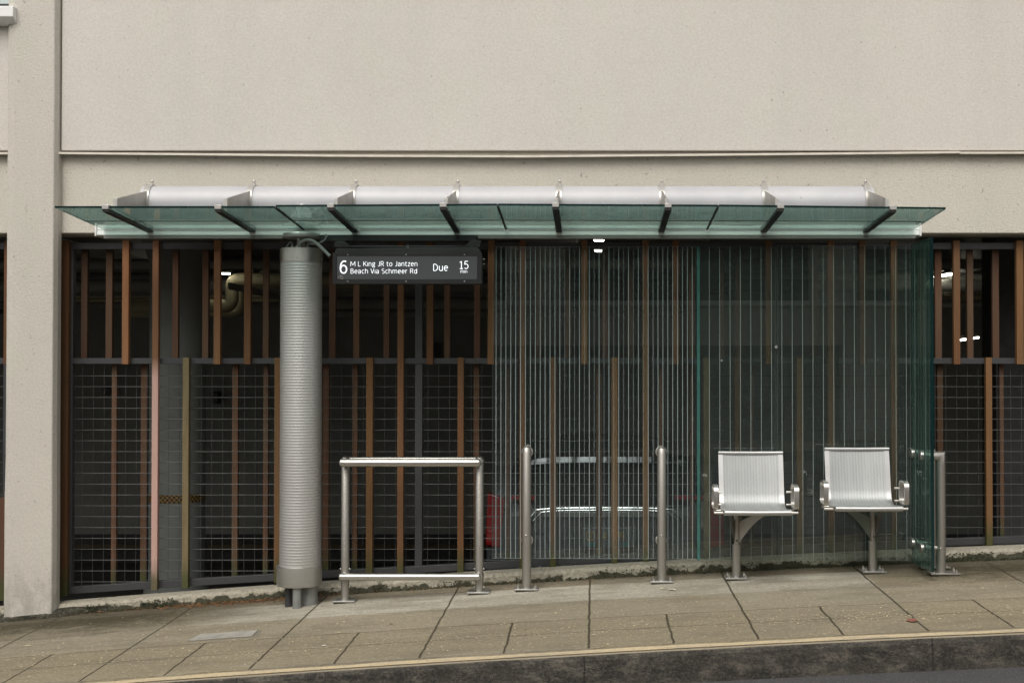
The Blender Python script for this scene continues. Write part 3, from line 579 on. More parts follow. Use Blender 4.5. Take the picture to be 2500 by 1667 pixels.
def _A(cx_, cy_, rx, ry, a0, a1, n=12): return [(cx_+rx*math.cos(R(a0+(a1-a0)*i/n)), cy_+ry*math.sin(R(a0+(a1-a0)*i/n))) for i in range(n+1)]
XH = .74
_bowl = lambda cx_: [_A(cx_, XH/2, .24, XH/2, 0, 360, 18)]
GLY = {
 'M': (.92, [[(.06,0),(.08,1),(.46,.2),(.84,1),(.86,0)]]), 'L': (.5, [[(.06,1),(.06,0),(.46,0)]]), 'K': (.6, [[(.06,1),(.06,0)],[(.55,1),(.07,.38)],[(.22,.56),(.58,0)]]),
 'i': (.14, [[(.07,XH),(.07,0)],[(.07,.97),(.07,.99)]]), 'n': (.56, [[(.06,XH),(.06,0)],[(.06,XH-.16)]+_A(.27,XH-.24,.21,.24,130,0,8)+[(.48,0)]]),
 'g': (.54, [_A(.25,.48,.19,.25,0,360,16),[(.30,.73),(.52,.73)],[(.16,.27),(.10,.18),(.16,.11),(.38,.09),(.48,-.03)]+_A(.26,-.08,.22,.19,10,-190,12)+[(.14,.08)]]),
 'J': (.42, [[(.34,1),(.34,.28)]+_A(.17,.24,.17,.24,0,-125,8)]), 'R': (.6, [[(.06,0),(.06,1),(.26,1)]+_A(.28,.74,.24,.26,90,-90,10)+[(.06,.48)],[(.30,.48),(.56,0)]]),
 't': (.38, [[(.14,.94),(.14,.2)]+_A(.28,.18,.14,.18,180,290,6),[(0,XH),(.34,XH)]]), 'o': (.6, [_A(.29,XH/2,.24,XH/2,0,360,18)]),
 'a': (.52, [_A(.23,XH-.23,.2,.23,150,0,8)+[(.43,0)],[(.43,.44),(.2,.40)]+_A(.2,.2,.16,.2,100,280,8)+[(.43,.14)]]), 'z': (.46, [[(.04,XH),(.42,XH),(.02,0),(.44,0)]]),
 'e': (.54, [[(.05,.40),(.48,.40)]+_A(.27,XH/2,.22,XH/2,8,310,16)]), 'B': (.58, [[(.06,0),(.06,1),(.24,1)]+_A(.26,.77,.2,.23,90,-90,8)+[(.06,.54)],[(.26,.54)]+_A(.28,.27,.24,.27,90,-90,8)+[(.06,0)]]),
 'c': (.46, [_A(.26,XH/2,.22,XH/2,50,310,14)]), 'h': (.56, [[(.06,1.05),(.06,0)],[(.06,XH-.16)]+_A(.27,XH-.24,.21,.24,130,0,8)+[(.48,0)]]),
 'V': (.58, [[(.02,1),(.29,0),(.56,1)]]), 'S': (.54, [_A(.27,.76,.21,.24,50,230,10)+_A(.27,.26,.23,.26,70,-140,10)]),
 'm': (.86, [[(.06,XH),(.06,0)],[(.06,XH-.16)]+_A(.25,XH-.24,.18,.24,130,0,8)+[(.43,0)],[(.43,XH-.2)]+_A(.61,XH-.24,.18,.24,130,0,8)+[(.79,0)]]),
 'r': (.36, [[(.06,XH),(.06,0)],[(.06,XH-.22)]+_A(.26,XH-.24,.19,.24,150,75,5)]), 'd': (.56, [[(.48,1.05),(.48,0)],_A(.27,XH/2,.21,XH/2,0,360,16)]),
 'D': (.64, [[(.06,0),(.06,1),(.22,1)]+_A(.22,.5,.36,.5,90,-90,14)+[(.06,0)]]), 'u': (.56, [[(.06,XH),(.06,.24)]+_A(.27,.24,.21,.24,180,330,8)+[(.48,.2)],[(.48,XH),(.48,0)]]),
 '6': (.56, [_A(.28,.32,.23,.32,0,360,18),[(.05,.36)]+_A(.34,.5,.29,.5,175,65,10)]), '1': (.5, [[(.08,.82),(.28,1),(.28,0)],[(.08,0),(.46,0)]]),
 '5': (.54, [[(.46,1),(.1,1),(.08,.56)]+_A(.24,.32,.24,.32,105,-140,14)]), '0': (.6, [_A(.3,.5,.23,.5,0,360,18)]), '4': (.6, [[(.42,0),(.42,1),(.04,.3),(.56,.3)]]),
 '9': (.56, [_A(.28,.68,.23,.32,0,360,18),[(.51,.66)]+_A(.22,.5,.29,.5,-5,-115,10)]), 'Y': (.56, [[(.02,1),(.28,.5),(.54,1)],[(.28,.5),(.28,0)]]),
 'U': (.62, [[(.06,1),(.06,.28)]+_A(.3,.28,.24,.28,180,360,10)+[(.54,1)]]), 'O': (.72, [_A(.34,.5,.3,.5,0,360,20)]), 'N': (.64, [[(.06,0),(.06,1),(.56,0),(.56,1)]]), ' ': (.24, [])}
def text(body, x0, x1, ytop, ybot, D, mat, parent, name='lettering', w=.115):
    """body's capitals run from photo y ytop (cap height) to ybot (baseline)"""
    strokes = []; cur = 0
    for ch in body:
        wd, st = GLY[ch]; strokes += [[(cur+px, py) for px, py in q] for q in st]; cur += wd+.11
    cur -= .11; A = P(x0, ybot, D); B = P(x1, ytop, D); kx = (B.x-A.x)/cur; kz = B.z-A.z; mb = MB()
    cut = []
    for q in strokes:            # break each stroke at sharp corners
        run = [q[0]]
        for i in range(1, len(q)):
            run.append(q[i])
            if i < len(q)-1:
                a, c = Vector(q[i])-Vector(q[i-1]), Vector(q[i+1])-Vector(q[i])
                if a.length > 1e-6 and c.length > 1e-6 and a.angle(c) > R(50): cut.append(run); run = [q[i]]
        cut.append(run)
    for q in cut: mb.tube([(A.x+px*kx, D-.0006, A.z+py*kz) for px, py in q], w*kz/2, 6)
    return mb.build(name, M[mat], parent)
text('0D', 1431, 1453, 1297, 1318, DC-.034, 'platetext', pl, 'lettering'); text('4', 1472, 1482, 1297, 1318, DC-.034, 'platetext', pl, 'lettering'); text('99', 1508, 1524, 1297, 1318, DC-.034, 'platetext', pl, 'lettering')
text('YUKON', 1308, 1391, 1381, 1390, DC-.03, 'reflector', car, 'lettering')

# ------------------------------------------------------------------ slatted screen
S0, S1 = YF, 9.825          # front slats
def railtop(x): return zx(x)+.150+(.012*(-1.0-x) if x < -1 else 0)
def slat(parent, a, c, z0, z1, mat, y0=YF, y1=9.826, lab=None, lean=0):
    """a..c photo px edges measured on plane y0"""
    x0, x1 = X(a, y0), X(c, y0); zb_ = z0 if z0 is not None else railtop((x0+x1)/2)-.062; b = MB()
    b.hexa([(x0+lean,y0,zb_),(x1+lean,y0,zb_),(x1+lean,y1,zb_),(x0+lean,y1,zb_),(x0,y0,z1),(x1,y0,z1),(x1,y1,z1),(x0,y1,z1)])
    o = b.build('wood_slat', M[mat], parent, bevel=.002, smooth=False)
    if lab: o['label'] = lab
    return o
ZTR0, ZTR1 = Z(607, YF), Z(591, YF); ZMR0, ZMR1 = Z(888, YF), Z(874, YF)
sc = thing('slatted_screen', 'grey steel frame with brown wood slats and wire grid right of the stucco pillar', 'slatted fence', (X(168,9.83), 9.83, railtop(X(168,9.83))))
XS = X(166, 9.83); XE = 9.0
def rail(parent, x0, x1):
    b = MB(); b.box(x0, x1, 9.828, 9.885, ZTR0, ZTR1); b.build('top_rail', M['frame'], parent, bevel=.002)
    b = MB(); b.box(x0, x1, 9.828, 9.885, ZMR0, ZMR1); b.build('middle_rail', M['frame'], parent, bevel=.002)
    b = MB(); k = max(2, int((x1-x0)/.4)); vv = []
    for i in range(k+1):
        x = x0+(x1-x0)*i/k; t = railtop(x); vv += [(x,9.828,t-.055),(x,9.828,t),(x,9.885,t),(x,9.885,t-.055)]
    b.add(vv, [(i*4+j, (i+1)*4+j, (i+1)*4+(j+1)%4, i*4+(j+1)%4) for i in range(k) for j in range(4)]+[(3,2,1,0),(k*4,k*4+1,k*4+2,k*4+3)]); b.build('bottom_rail', M['frame'], parent, bevel=.002)
rail(sc, XS+.034, XE)
for a, c in ((166,177),(1013,1031),(1886,1903),(2760,2778)):
    b = MB(); x0, x1 = X(a,9.83), X(c,9.83); z0 = railtop(x0)-.052
    b.box(x0, x1, 9.832, 9.889, z0, ZTR1-.003); b.build('post', M['frame'], sc, bevel=.002)
def wires(parent, x0, x1, lo, hi, px0=175.0):
    b = MB(); y = 9.862; pitch = 26.35*y/F; z = Z(917.5, y); k = 0
    while z > -.5:
        xa, xb = x0, x1
        zlow = railtop(x0)
        if z > zlow+.0:
            # a level wire stops where the sloping bottom rail rises above it
            if z < railtop(x1):
                xx = x0
                while xx < x1 and railtop(xx) < z: xx += .05
                xb = xx
            b.tube([(xa, y, z), (xb, y, z)], .0026, 6)
        z -= pitch
    x = X(px0, y)
    while x < x0+.01: x += pitch
    while x < x1:
        b.tube([(x, y+.006, railtop(x)-.01), (x, y+.006, ZMR0+.01)], .0019, 6); x += pitch
    return b.build('wire_grid', m_wire, parent)
m_wire = m_simple('galvanised grey wire', (.066,.067,.067), .5, .2, .3)
for a, c in ((177,1013),(1031,1886),(1903,2760)): wires(sc, X(a,9.83), X(c,9.83), 0, 0)
# front slats
full = [(149,166,'wood'),(371,386,'woodpink'),(970,985,'wood'),(1268,1283,'wood'),(1569,1584,'wood'),(2022,2038,'wood'),(2176,2191,'wood')]
for a, c, mt in full: slat(sc, a, c, None, ZTR1+.012, mt, lab='full-height slat faded to dusty pink' if mt == 'woodpink' else None)
for a, c in ((297,313),(521,537),(595,611),(1041,1057),(1191,1207),(1419,1434),(1643,1658),(1870,1885),(2099,2115),(2329,2345),(2483,2500),(2560,2576)): slat(sc, a, c, ZMR0-.004, ZTR1+.012, 'wood', lean=(-.003 if a == 1191 else 0))
for a, c, mt in ((446,461,'woodkhaki'),(670,686,'wood'),(894,910,'wood'),(1117,1132,'wood'),(1342,1358,'wood'),(1493,1508,'wood'),(1718,1734,'woodkhaki'),(1794,1809,'wood'),(1945,1961,'wood'),(2407,2422,'wood')):
    slat(sc, a, c, None, ZMR1+.004, mt, lab='short lower slat weathered to khaki' if mt == 'woodkhaki' else None)
YR = 9.90
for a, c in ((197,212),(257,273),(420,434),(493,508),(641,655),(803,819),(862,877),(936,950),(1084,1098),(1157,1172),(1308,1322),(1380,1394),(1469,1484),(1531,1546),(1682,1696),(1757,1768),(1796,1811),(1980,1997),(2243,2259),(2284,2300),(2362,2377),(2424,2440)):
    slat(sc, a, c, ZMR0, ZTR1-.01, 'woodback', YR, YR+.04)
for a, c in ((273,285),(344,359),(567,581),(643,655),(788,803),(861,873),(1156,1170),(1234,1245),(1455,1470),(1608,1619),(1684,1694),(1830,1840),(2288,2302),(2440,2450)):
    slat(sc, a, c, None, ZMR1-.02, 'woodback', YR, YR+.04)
# bay left of the pillar
s2 = thing('slatted_screen', 'sliver of slatted screen with brown wood slat left of the stucco pillar', 'slatted fence', (X(16,9.83), 9.83, -.15))
rail(s2, -9, X(24,9.83)-.02)
b = MB(); x0, x1 = X(8,9.83), X(26,9.83); b.box(x0, x1, 9.832, 9.889, Z(1215,9.83), ZTR1-.003); b.build('post', M['frame'], s2, bevel=.002)
slat(s2, 8, 25, ZMR0-.004, ZTR1+.012, 'wood'); slat(s2, -6, 19, None, Z(1215,YF), 'woodback'); slat(s2, -80, -64, None, ZTR1, 'wood')
wires(s2, -9, X(8,9.83), 0, 0, -900)

# ------------------------------------------------------------------ bus shelter: column, tube, canopy
DT = 9.32
cx = X(735, DT)
sh = thing('bus_shelter', 'glass roofed bus shelter canopy on one silver ribbed column with a long grey tube', 'bus shelter', (cx, DT, ground(cx, DT)))
colo = thing('column', '', '', (0,0,0)); bpy.data.objects.remove(colo); 
zc0, zc1 = Z(1379,DT), Z(637,DT)
b = MB(); prof = []; per = .0212; nper = int((zc1-zc0)/per)
for i in range(nper*6+1):
    z = zc0+(zc1-zc0)*i/(nper*6); ph = (i % 6)/6
    prof.append((.1508+.00065*math.sin(2*math.pi*ph)+(.002 if z < .6 else 0)*(1-z/.6), z))
b.lathe(prof, (cx, DT), 72); colm = b.build('column', M['perf'], sh, angle=80, base=(cx,DT,0)); colm.location = Vector((cx,DT,0))-BASE[sh.name]; BASE[colm.name] = Vector((cx,DT,0))
b = MB(); b.lathe([(.02,zc1-.01),(.1545,zc1-.01),(.1545,Z(609,DT)),(.15,Z(608,DT)),(.02,Z(608,DT))], (cx,DT), 64)
b.build('cap_band', M['steelbright'], colm)
for dx in (-.032, .003, .15):
    pass
b = MB()
for a in (-1.78, -1.55, -.1): b.ball((cx+.156*math.cos(a), DT+.156*math.sin(a), Z(633,DT)), .0045)
b.build('screw', M['steelbright'], colm)
b = MB(); b.lathe([(.02,Z(1426,DT)),(.162,Z(1426,DT)),(.1635,Z(1424,DT)),(.1635,zc0+.0),(.157,zc0+.004),(.02,zc0+.004)], (cx-.008,DT), 64); b.build('base_skirt', M['steelbase'], colm)
for (px, dy, r, mt) in ((707,-.02,.028,'frame'),(727,-.11,.032,'steelbase'),(758,.0,.058,'inwall'),(715,.1,.03,'frame')):
    x_ = X(px, DT+dy); b = MB(); b.cyl(x_, DT+dy, ground(x_, DT)-.05, Z(1420,DT), r, 20); b.build('foot_pipe', m_simple('galvanised foot pipe', (.30,.31,.30), .5, .5, .3) if mt != 'frame' else M['frame'], colm)
b = MB(); b.lathe([(.01,Z(582,DT)),(.139,Z(582,DT)),(.141,Z(580.5,DT)),(.141,Z(572.5,DT)),(.139,Z(571,DT)),(.01,Z(571,DT))], (cx+.003,DT), 56); b.build('flange', M['steelbase'], colm)
b = MB(); b.cyl(X(730,DT), DT, Z(609,DT), 2.71, .019, 20); b.cyl(X(730,DT)+.022, DT+.03, Z(609,DT), 2.71, .012, 14); b.build('stem', M['steelbright'], colm)
b = MB(); xs = X(737, 9.2); b.prism([(xs-.085, 9.16, 2.70),(xs+.085, 9.16, 2.70),(xs+.07,9.16,2.76),(xs+.035,9.16,2.79),(xs,9.16,2.812),(xs-.04,9.16,2.785),(xs-.07,9.16,2.745)], (0,.10,0)); b.build('saddle', M['alu'], colm, bevel=.008)
# cables
def cable(pts, r, mat, parent, name='cable', ribs=False):
    v = [P(*p) for p in pts]; out = []
    for i in range(len(v)-1):
        p0, p1, p2, p3 = v[max(i-1,0)], v[i], v[i+1], v[min(i+2,len(v)-1)]
        for k in range(8):
            t = k/8; out.append(.5*((2*p1)+(p2-p0)*t+(2*p0-5*p1+4*p2-p3)*t*t+(3*p1-p0-3*p2+p3)*t**3))
    out.append(v[-1]); rs = r
    if ribs: rs = [r*(1.15 if i % 2 else .85) for i in range(len(out))]
    b = MB(); b.tube(out, rs, 12); return b.build(name, M[mat], parent)
cable([(728,606,9.20),(731,598,9.19),(738,590,9.18),(750,586.5,9.17),(762,588,9.15),(776,597,9.12),(790,610,9.08),(806,626,9.05)], .0125, 'conduit', colm)
cable([(713,607,9.26),(713.5,598,9.26),(711,591.5,9.27),(706,594,9.28),(699,603,9.30)], .006, 'conduit', colm)
cable([(750,606,9.25),(751,597,9.25),(755,595.5,9.24),(770,596,9.22),(783,592,9.2),(793,586,9.2),(796,579,9.22),(796,573,9.25)], .006, 'conduit', colm, ribs=True)
b = MB()
for px, D_ in ((713,9.26),(750,9.25)): b.cyl(X(px,D_), D_, Z(609,D_), Z(602,D_), .012, 14)
b.tube([P(724,607,9.21), P(734,597,9.2)], .017, 14); b.cyl(X(796,9.25), 9.25, Z(579,9.25), Z(573,9.25), .009, 12); b.build('cable_gland', M['steel'], colm)
# main tube
zt_, rt = 2.832, .125
b = MB(); b.tube([(X(352,DT), DT, zt_), (X(2128,DT)-.0, DT, zt_)], rt, 56, dome=False); b.build('main_tube', M['tube'], sh)
XF = [X(368,DT)+.7555*k for k in range(8)]
DF, DBK = 8.45, 9.285
mods = [(130,670,508,508),(670.5,1214,505.3,502),(1214.5,1754,502,504.7),(1754.5,2312,504.3,511)]
def gz(x, y):
    for a, c, ya, yc in mods:
        xa, xc = X(a,DF), X(c,DF)
        if x <= xc or c == 2312:
            t = (x-xa)/(xc-xa); zf = Z(ya,DF)*(1-t)+Z(yc,DF)*t
            return zf+(2.632-zf)*(y-DF)/(DBK-DF)
for k, x in enumerate(XF):
    b = MB(); pr = []
    for xx in (x-.022, x+.022): pass
    n = 48; vv = []
    for ri in (rt+.001, rt+.011):
        for xx in (x-.022, x+.022):
            for q in range(n): vv.append((xx, DT+ri*math.cos(2*math.pi*q/n), zt_+ri*math.sin(2*math.pi*q/n)))
    fs = []
    for q in range(n):
        p = (q+1) % n; fs += [(q, p, n+p, n+q), (2*n+q, 3*n+q, 3*n+p, 2*n+p), (q, 2*n+q, 2*n+p, p), (n+q, n+p, 3*n+p, 3*n+q)]
    b.add(vv, fs); ring = b.build('collar', M['clamp'], sh)
    b = MB(); b.cyl(x+.004, DT, zt_+rt+.011, zt_+rt+.028, .007, 12); b.cyl(x+.004, DT, zt_+rt+.010, zt_+rt+.017, .013, 6); b.ball((x+.004, DT, zt_+rt+.036), .0125); b.build('bolt', M['steelbright'], ring)
    b = MB(); zg = gz(x, 8.6)+.012
    b.prism([(x-.006, DT-rt*.9, 2.905), (x-.006, 8.64, Z(484.5,8.64)), (x-.006, 8.62, Z(486,8.62)), (x-.006, 8.62, zg+.004), (x-.006, DT-.10, gz(x, 9.2)+.016), (x-.006, DT-.10, 2.76)], (.012,0,0)); b.build('fin_plate', M['steel'], sh, bevel=.0015)
    b = MB(); b.box(x-.012, x+.012, 8.612, 8.628, zg+.001, Z(485,8.62)); b.build('fin_edge', M['clamp'], sh, bevel=.002)
    # beam under glass and front clamp
    b = MB(); za, zb2 = gz(x, DF)-.004, gz(x, DBK)-.004
    b.hexa([(x-.022,DF-.006,za-.022),(x+.022,DF-.006,za-.022),(x+.022,DBK+.01,zb2-.018),(x-.022,DBK+.01,zb2-.018),(x-.022,DF-.006,za),(x+.022,DF-.006,za),(x+.022,DBK+.01,zb2),(x-.022,DBK+.01,zb2)]); b.build('beam', M['dark'], sh)  # beam's black colour stands for the shade on its underside
    b = MB(); b.box(x-.023, x+.023, DF-.016, DF+.05, gz(x,DF)-.010, gz(x,DF)+.020); b.build('edge_clamp', M['clamp'], sh, bevel=.003)
for a, c, ya, yc in mods:
    xa, xc = X(a,DF)+.004, X(c,DF)-.004; b = MB()
    f0, f1 = gz(xa+1e-3, DF), gz(xc-1e-3, DF); t = .013; q0 = gz(xa+1e-3, DBK); q1 = gz(xc-1e-3, DBK)
    v = [(xa,DF,f0),(xc,DF,f1),(xc,DBK,q1),(xa,DBK,q0),(xa,DF,f0+t),(xc,DF,f1+t),(xc,DBK,q1+t),(xa,DBK,q0+t)]
    b.add(v, [(3,2,1,0),(4,5,6,7)], 0); b.add(v, [(0,1,5,4),(1,2,6,5),(2,3,7,6),(3,0,4,7)], 1); b.build('roof_glass', [M['glassC'], M['edgedark']], sh, smooth=False)
b = MB(); 
for a, c in ((134,664),(674,1209),(1219,1749),(1759,2300)):
    xa, xc = X(a,DF), X(c,DF); b.tube([(xa, 8.92, gz(xa+.01,8.92)-.004),(xc,8.92,gz(xc-.01,8.92)-.004)], .0042, 6)
b.build('thin_dark_rod', M['dark'], sh)  # thin dark rod running along each glass module
for px, yy in ((670,505),(1214,501),(1754,503.5)):
    x = X(px,DF); b = MB(); b.tube([(x,DF+.02,gz(x-.01,DF)+.004),(x,DBK-.01,gz(x-.01,DBK)+.004)], .0095, 6); b.build('silicone_joint', M['rubber'], sh)
b = MB(); gx0, gx1 = X(233,9.30), X(2248,9.30); b.box(gx0, gx1, 9.296, 9.40, Z(574,9.3), Z(563.5,9.3)); b.box(gx0+.002, gx1-.002, 9.30, 9.40, Z(561.5,9.3), Z(552.5,9.3)); b.box(gx0+.004, gx1-.004, 9.306, 9.39, Z(563.5,9.3), Z(561.5,9.3)); gt = b.build('gutter', M['gutter'], sh, bevel=.002)
b = MB(); cvp = [P(px_, py_, 9.289) for px_, py_ in ((879,551),(876,556),(875.5,561),(877,566),(879,570))]; b.tube(cvp, [.001,.006,.009,.005,.001], 8); b.build('dropping', M['sill'], gt)
for x in (gx0, gx1):
    b = MB(); b.box(x-.006, x+.006, 9.285, 9.42, Z(577,9.3), Z(552,9.3)); b.build('end_cap', M['sill'], gt, bevel=.002)
b = MB(); b.box(X(253,DT), X(690,DT), 9.30, 9.37, Z(583,DT), Z(574.6,DT)); b.box(X(1166,DT), X(2235,DT), 9.30, 9.37, Z(583,DT), Z(574.6,DT)); b.build('light_bar', M['lightbar'], sh, bevel=.003)
b = MB(); b.box(X(784,DT), X(1164,DT), 9.28, 9.37, Z(590,DT), Z(574.6,DT)); b.build('dark_box', M['dark'], sh, bevel=.003)  # dark box under the gutter, above the sign
b = MB(); b.box(gx0+.01, gx1-.01, 9.40, 9.425, Z(585,9.41), Z(556,9.41)); b.build('back_rail', M['dark'], sh)

# arrival sign
DS = 9.0
sg = thing('arrival_sign', 'black electronic bus arrival sign hanging under the canopy beside the ribbed column', 'sign', P(994, 693, DS))
b = MB(); b.box(X(815,DS), X(1174,DS), DS, DS+.16, Z(692,DS), Z(620,DS)); b.build('casing', M['screenframe'], sg, bevel=.004)
b = MB(); x0, x1, za, zb3 = X(812,DS), X(1176,DS), Z(693.5,DS), Z(618,DS); yi = DS-.012
for q in ((x0,x1,Z(624.5,DS),zb3),(x0,x1,za,Z(682,DS)),(x0,X(822,DS),Z(682,DS),Z(624.5,DS)),(X(1165,DS),x1,Z(682,DS),Z(624.5,DS))): b.box(q[0], q[1], yi, DS-.0005, q[2], q[3])
bz = b.build('bezel', M['screenframe'], sg, bevel=.0015)
b = MB()
for px in (849, 991.5, 1134):
    for py in (622, 687): b.tube([P(px,py,yi-.0005), P(px,py,yi-.004)], .0045, 10, dome=True)
b.build('screw', M['steelbright'], bz)
b = MB(); b.box(X(822,DS)+.001, X(1165,DS)-.001, DS-.005, DS-.0012, Z(682,DS)+.001, Z(624.5,DS)-.001); scr = b.build('screen', M['screen'], sg)
DTX = DS-.0065
for body, a, c, t, bo in (('6',829.6,848,637.6,667),('M L King JR to Jantzen',855.4,1019.5,638.5,649.8),('Beach Via Schmeer Rd',855.8,1018.6,656.3,667.6),('Due',1057.5,1094,645,661),('15',1121,1144,638,656),('min',1124,1141,658.5,666.5)):
    text(body, a, c, t, bo, DTX, 'text', scr, 'lettering', w=.105 if len(body) > 3 else .11)
b = MB(); b.prism([(X(813,DS), DS+.02, Z(617.5,DS)), (X(820,DS), DS+.02, Z(606,DS+.02)), (X(1166,DS), DS+.02, Z(604,DS+.02)), (X(1174,DS), DS+.02, Z(617.5,DS))], (0,.13,0)); b.build('top_housing', M['dark'], sg, bevel=.003)
b = MB(); x0, x1 = X(815,9.05), X(1172,9.05); za, zb3 = Z(604,9.05), Z(590,9.05)
b.prism([(x0,9.05,za),(x0,9.05,zb3),(X(842,9.05),9.05,zb3),(X(850,9.05),9.05,za+.012),(X(1136,9.05),9.05,za+.012),(X(1148,9.05),9.05,zb3+.01),(x1,9.05,zb3+.01),(x1,9.05,za)], (0,.10,0)); b.build('hanger_bracket', M['screenframe'], sg, bevel=.002)
b = MB(); b.cyl(X(994,9.0), 9.035, Z(608,9.0), Z(596,9.0), .011, 14); b.ball((X(994,9.0), 9.035, Z(604,9.0)), .014); b.build('sensor', M['flex'], sg)
b = MB()
for x in (X(826,9.1), X(1155,9.1)): b.box(x-.03, x+.03, 9.155, 9.30, Z(600,9.1), Z(591,9.3)-.003)
b.build('arm', M['screenframe'], sg)
b = MB(); b.tube([P(812,640,9.02), P(805,640,9.02)], .003, 6)
b = MB(); b.tube([(X(1177,DS)+.0, DS+.06, Z(631,DS)), (X(1177,DS)+.012, DS+.06, Z(631,DS))], .002, 8); b.tube([(X(1177,DS)+.0, DS+.06, Z(643,DS)), (X(1177,DS)+.012, DS+.06, Z(643,DS))], .002, 8); b.build('side_bolt', M['steel'], sg)
# graffiti squiggle on the lower left corner of the sign
cable([(825,678.5,yi-.002),(828,675.5,yi-.003),(832,674.5,yi-.003),(836,676,yi-.003),(838,680,yi-.003),(834,681,yi-.003),(829,678,yi-.003)], .0022, 'steel', bz, 'scratch')

# ------------------------------------------------------------------ glass screens
DG = 9.42
def pane(parent, a, c, ytop, ybot, mat, D=DG, t=.012, dz=0, edge='edgepale'):
    b = MB(); x0, x1 = X(a,D), X(c,D); zb_, zt2 = Z(ybot,D), Z(ytop,D)
    v = [(x0,D,zb_),(x1,D,zb_+dz),(x1,D+t,zb_+dz),(x0,D+t,zb_),(x0,D,zt2),(x1,D,zt2),(x1,D+t,zt2),(x0,D+t,zt2)]
    b.add(v, [(0,1,5,4),(2,3,7,6)], 0); b.add(v, [(3,2,1,0),(4,5,6,7),(1,2,6,5),(3,0,4,7)], 1); return b.build('glass_pane', [mat, M[edge]], parent, smooth=False)
g1 = thing('glass_screen', 'clear pinstriped glass screen behind the two plain steel posts', 'glass screen', P(1450, 1364, DG), 'back glass screens of the shelter')
pane(g1, 1202, 1699, 602, 1362, M['glassL'], dz=-.006)
g2 = thing('glass_screen', 'dark green pinstriped glass screen behind the two perforated seats', 'glass screen', P(1960, 1368, DG), 'back glass screens of the shelter')
pane(g2, 1708, 1895, 602, 1366, M['glassR']); pane(g2, 1898, 2223, 600, 1368, M['glassR'])
b = MB(); b.box(X(1701,DG), X(1709,DG)-.002, DG-.016, DG+.018, Z(1366,DG), Z(602,DG)); b.build('glass_edge', M['edgeteal'], g2)
def disc(parent, px, py, D, r, th=.012, mat='steelbright', axis='y', name='glass_clamp'):
    b = MB(); p = P(px, py, D); d = Vector((0,1,0)) if axis == 'y' else Vector((1,0,0))
    b.tube([p, p+d*th*.35, p+d*th], [r*.88, r, r], 28); return b.build(name, M[mat], parent)
disc(g2, 1895, 847, DG-.012, .012); disc(g2, 1762, 880, DG-.012, .0075)
# side screen
sd_ = thing('side_screen', 'deep green side glass held by mitred steel posts at the shelter right end', 'glass screen', (2.45, 9.12, ground(2.45,9.12)))
b = MB(); xg = 2.368; yA, yB = 8.86, 9.41; t = .022
v = [(xg,yA,Z(1395.6,yA)),(xg+t,yA,Z(1395.6,yA)),(xg+t,yB,Z(1372,yB)),(xg,yB,Z(1372,yB)),(xg,yA,Z(580,yA)),(xg+t,yA,Z(580,yA)),(xg+t,yB,Z(598,yB)),(xg,yB,Z(598,yB))]
b.add(v, [(0,4,7,3),(1,2,6,5)], 0); b.add(v, [(3,2,1,0),(4,5,6,7),(0,1,5,4),(2,3,7,6)], 1)
b.build('glass_pane', [M['glassS'], M['edgedark']], sd_, smooth=False)
def post_base(parent, x, y, w=.175, mat='steelbase', d=.11, nuts=True):
    g = ground(x, y); b = MB(); sl = zx(x+.05)-zx(x-.05); sl *= 10
    def plate(z0, z1, w_, d_): b.hexa([(x-w_/2,y-d_/2,g+z0-sl*0),(x+w_/2,y-d_/2,g+z0),(x+w_/2,y+d_/2,g+z0),(x-w_/2,y+d_/2,g+z0),(x-w_/2,y-d_/2,g+z1),(x+w_/2,y-d_/2,g+z1),(x+w_/2,y+d_/2,g+z1),(x-w_/2,y+d_/2,g+z1)])
    plate(.008, .020, w, d); pb = b.build('base_plate', M[mat], parent, bevel=.002)
    b = MB(); b.box(x-w/2+.01, x+w/2-.01, y-d/2+.008, y+d/2-.008, g-.03, g+.0075); b.build('grout_pad', M['plinth'], pb)
    if nuts:
        for sx_ in (-1, 1):
            for sy_ in (-1, 1):
                b = MB(); xx, yy = x+sx_*(w/2-.025), y+sy_*(d/2-.022); b.cyl(xx, yy, g+.0205, g+.034, .012, 6); b.cyl(xx, yy, g+.034, g+.044, .0065, 8); b.build('nut', M['steelbright'], pb)
    return g+.020
for px, pz, lab in ((2295, 9.12, 'near'), (2287, 9.38, 'rear')):
    x = 2.507; y = pz; z0 = post_base(sd_, x+.02, y, .215, 'steel', .12); r = .0335; ztop = Z(1120, 9.12)
    b = MB(); b.tube([(x,y,z0), (x,y,ztop-.05)], r, 24, False); zc_ = ztop+.02; q_ = 24; ring = [(r*math.cos(6.28318*k/q_), r*math.sin(6.28318*k/q_)) for k in range(q_)]
    o_ = len(b.v); b.v += [(x+a_, y+c_, ztop-.05) for a_, c_ in ring]+[(x+a_, y+c_, zc_+a_) for a_, c_ in ring]+[(xg+t+.012, y+c_, zc_+a_) for a_, c_ in ring]
    for k in range(q_):
        k2 = (k+1) % q_
        b.f += [(o_+k,o_+k2,o_+q_+k2,o_+q_+k),(o_+q_+k,o_+q_+k2,o_+2*q_+k2,o_+2*q_+k)]; b.m += [0,0]
    b.build('post', M['steel'], sd_)
    b = MB(); zl = Z(1337, 9.12); b.tube([(x-.02,y,zl), (xg+t+.012,y,zl)], [.016,.03], 20); b.ball((x-.012,y-.034,zl), .008); b.build('standoff', M['steelbright'], sd_)
    for zz in (ztop+.024, zl):
        b = MB(); b.tube([(xg-.014,y,zz),(xg-.010,y,zz),(xg-.001,y,zz)], [.030,.036,.036], 28); b.build('glass_clamp', M['steelbright'], sd_)
        b = MB(); b.tube([(xg+t+.001,y,zz),(xg+t+.011,y,zz)], .036, 28); b.build('glass_clamp', M['steelbright'], sd_)

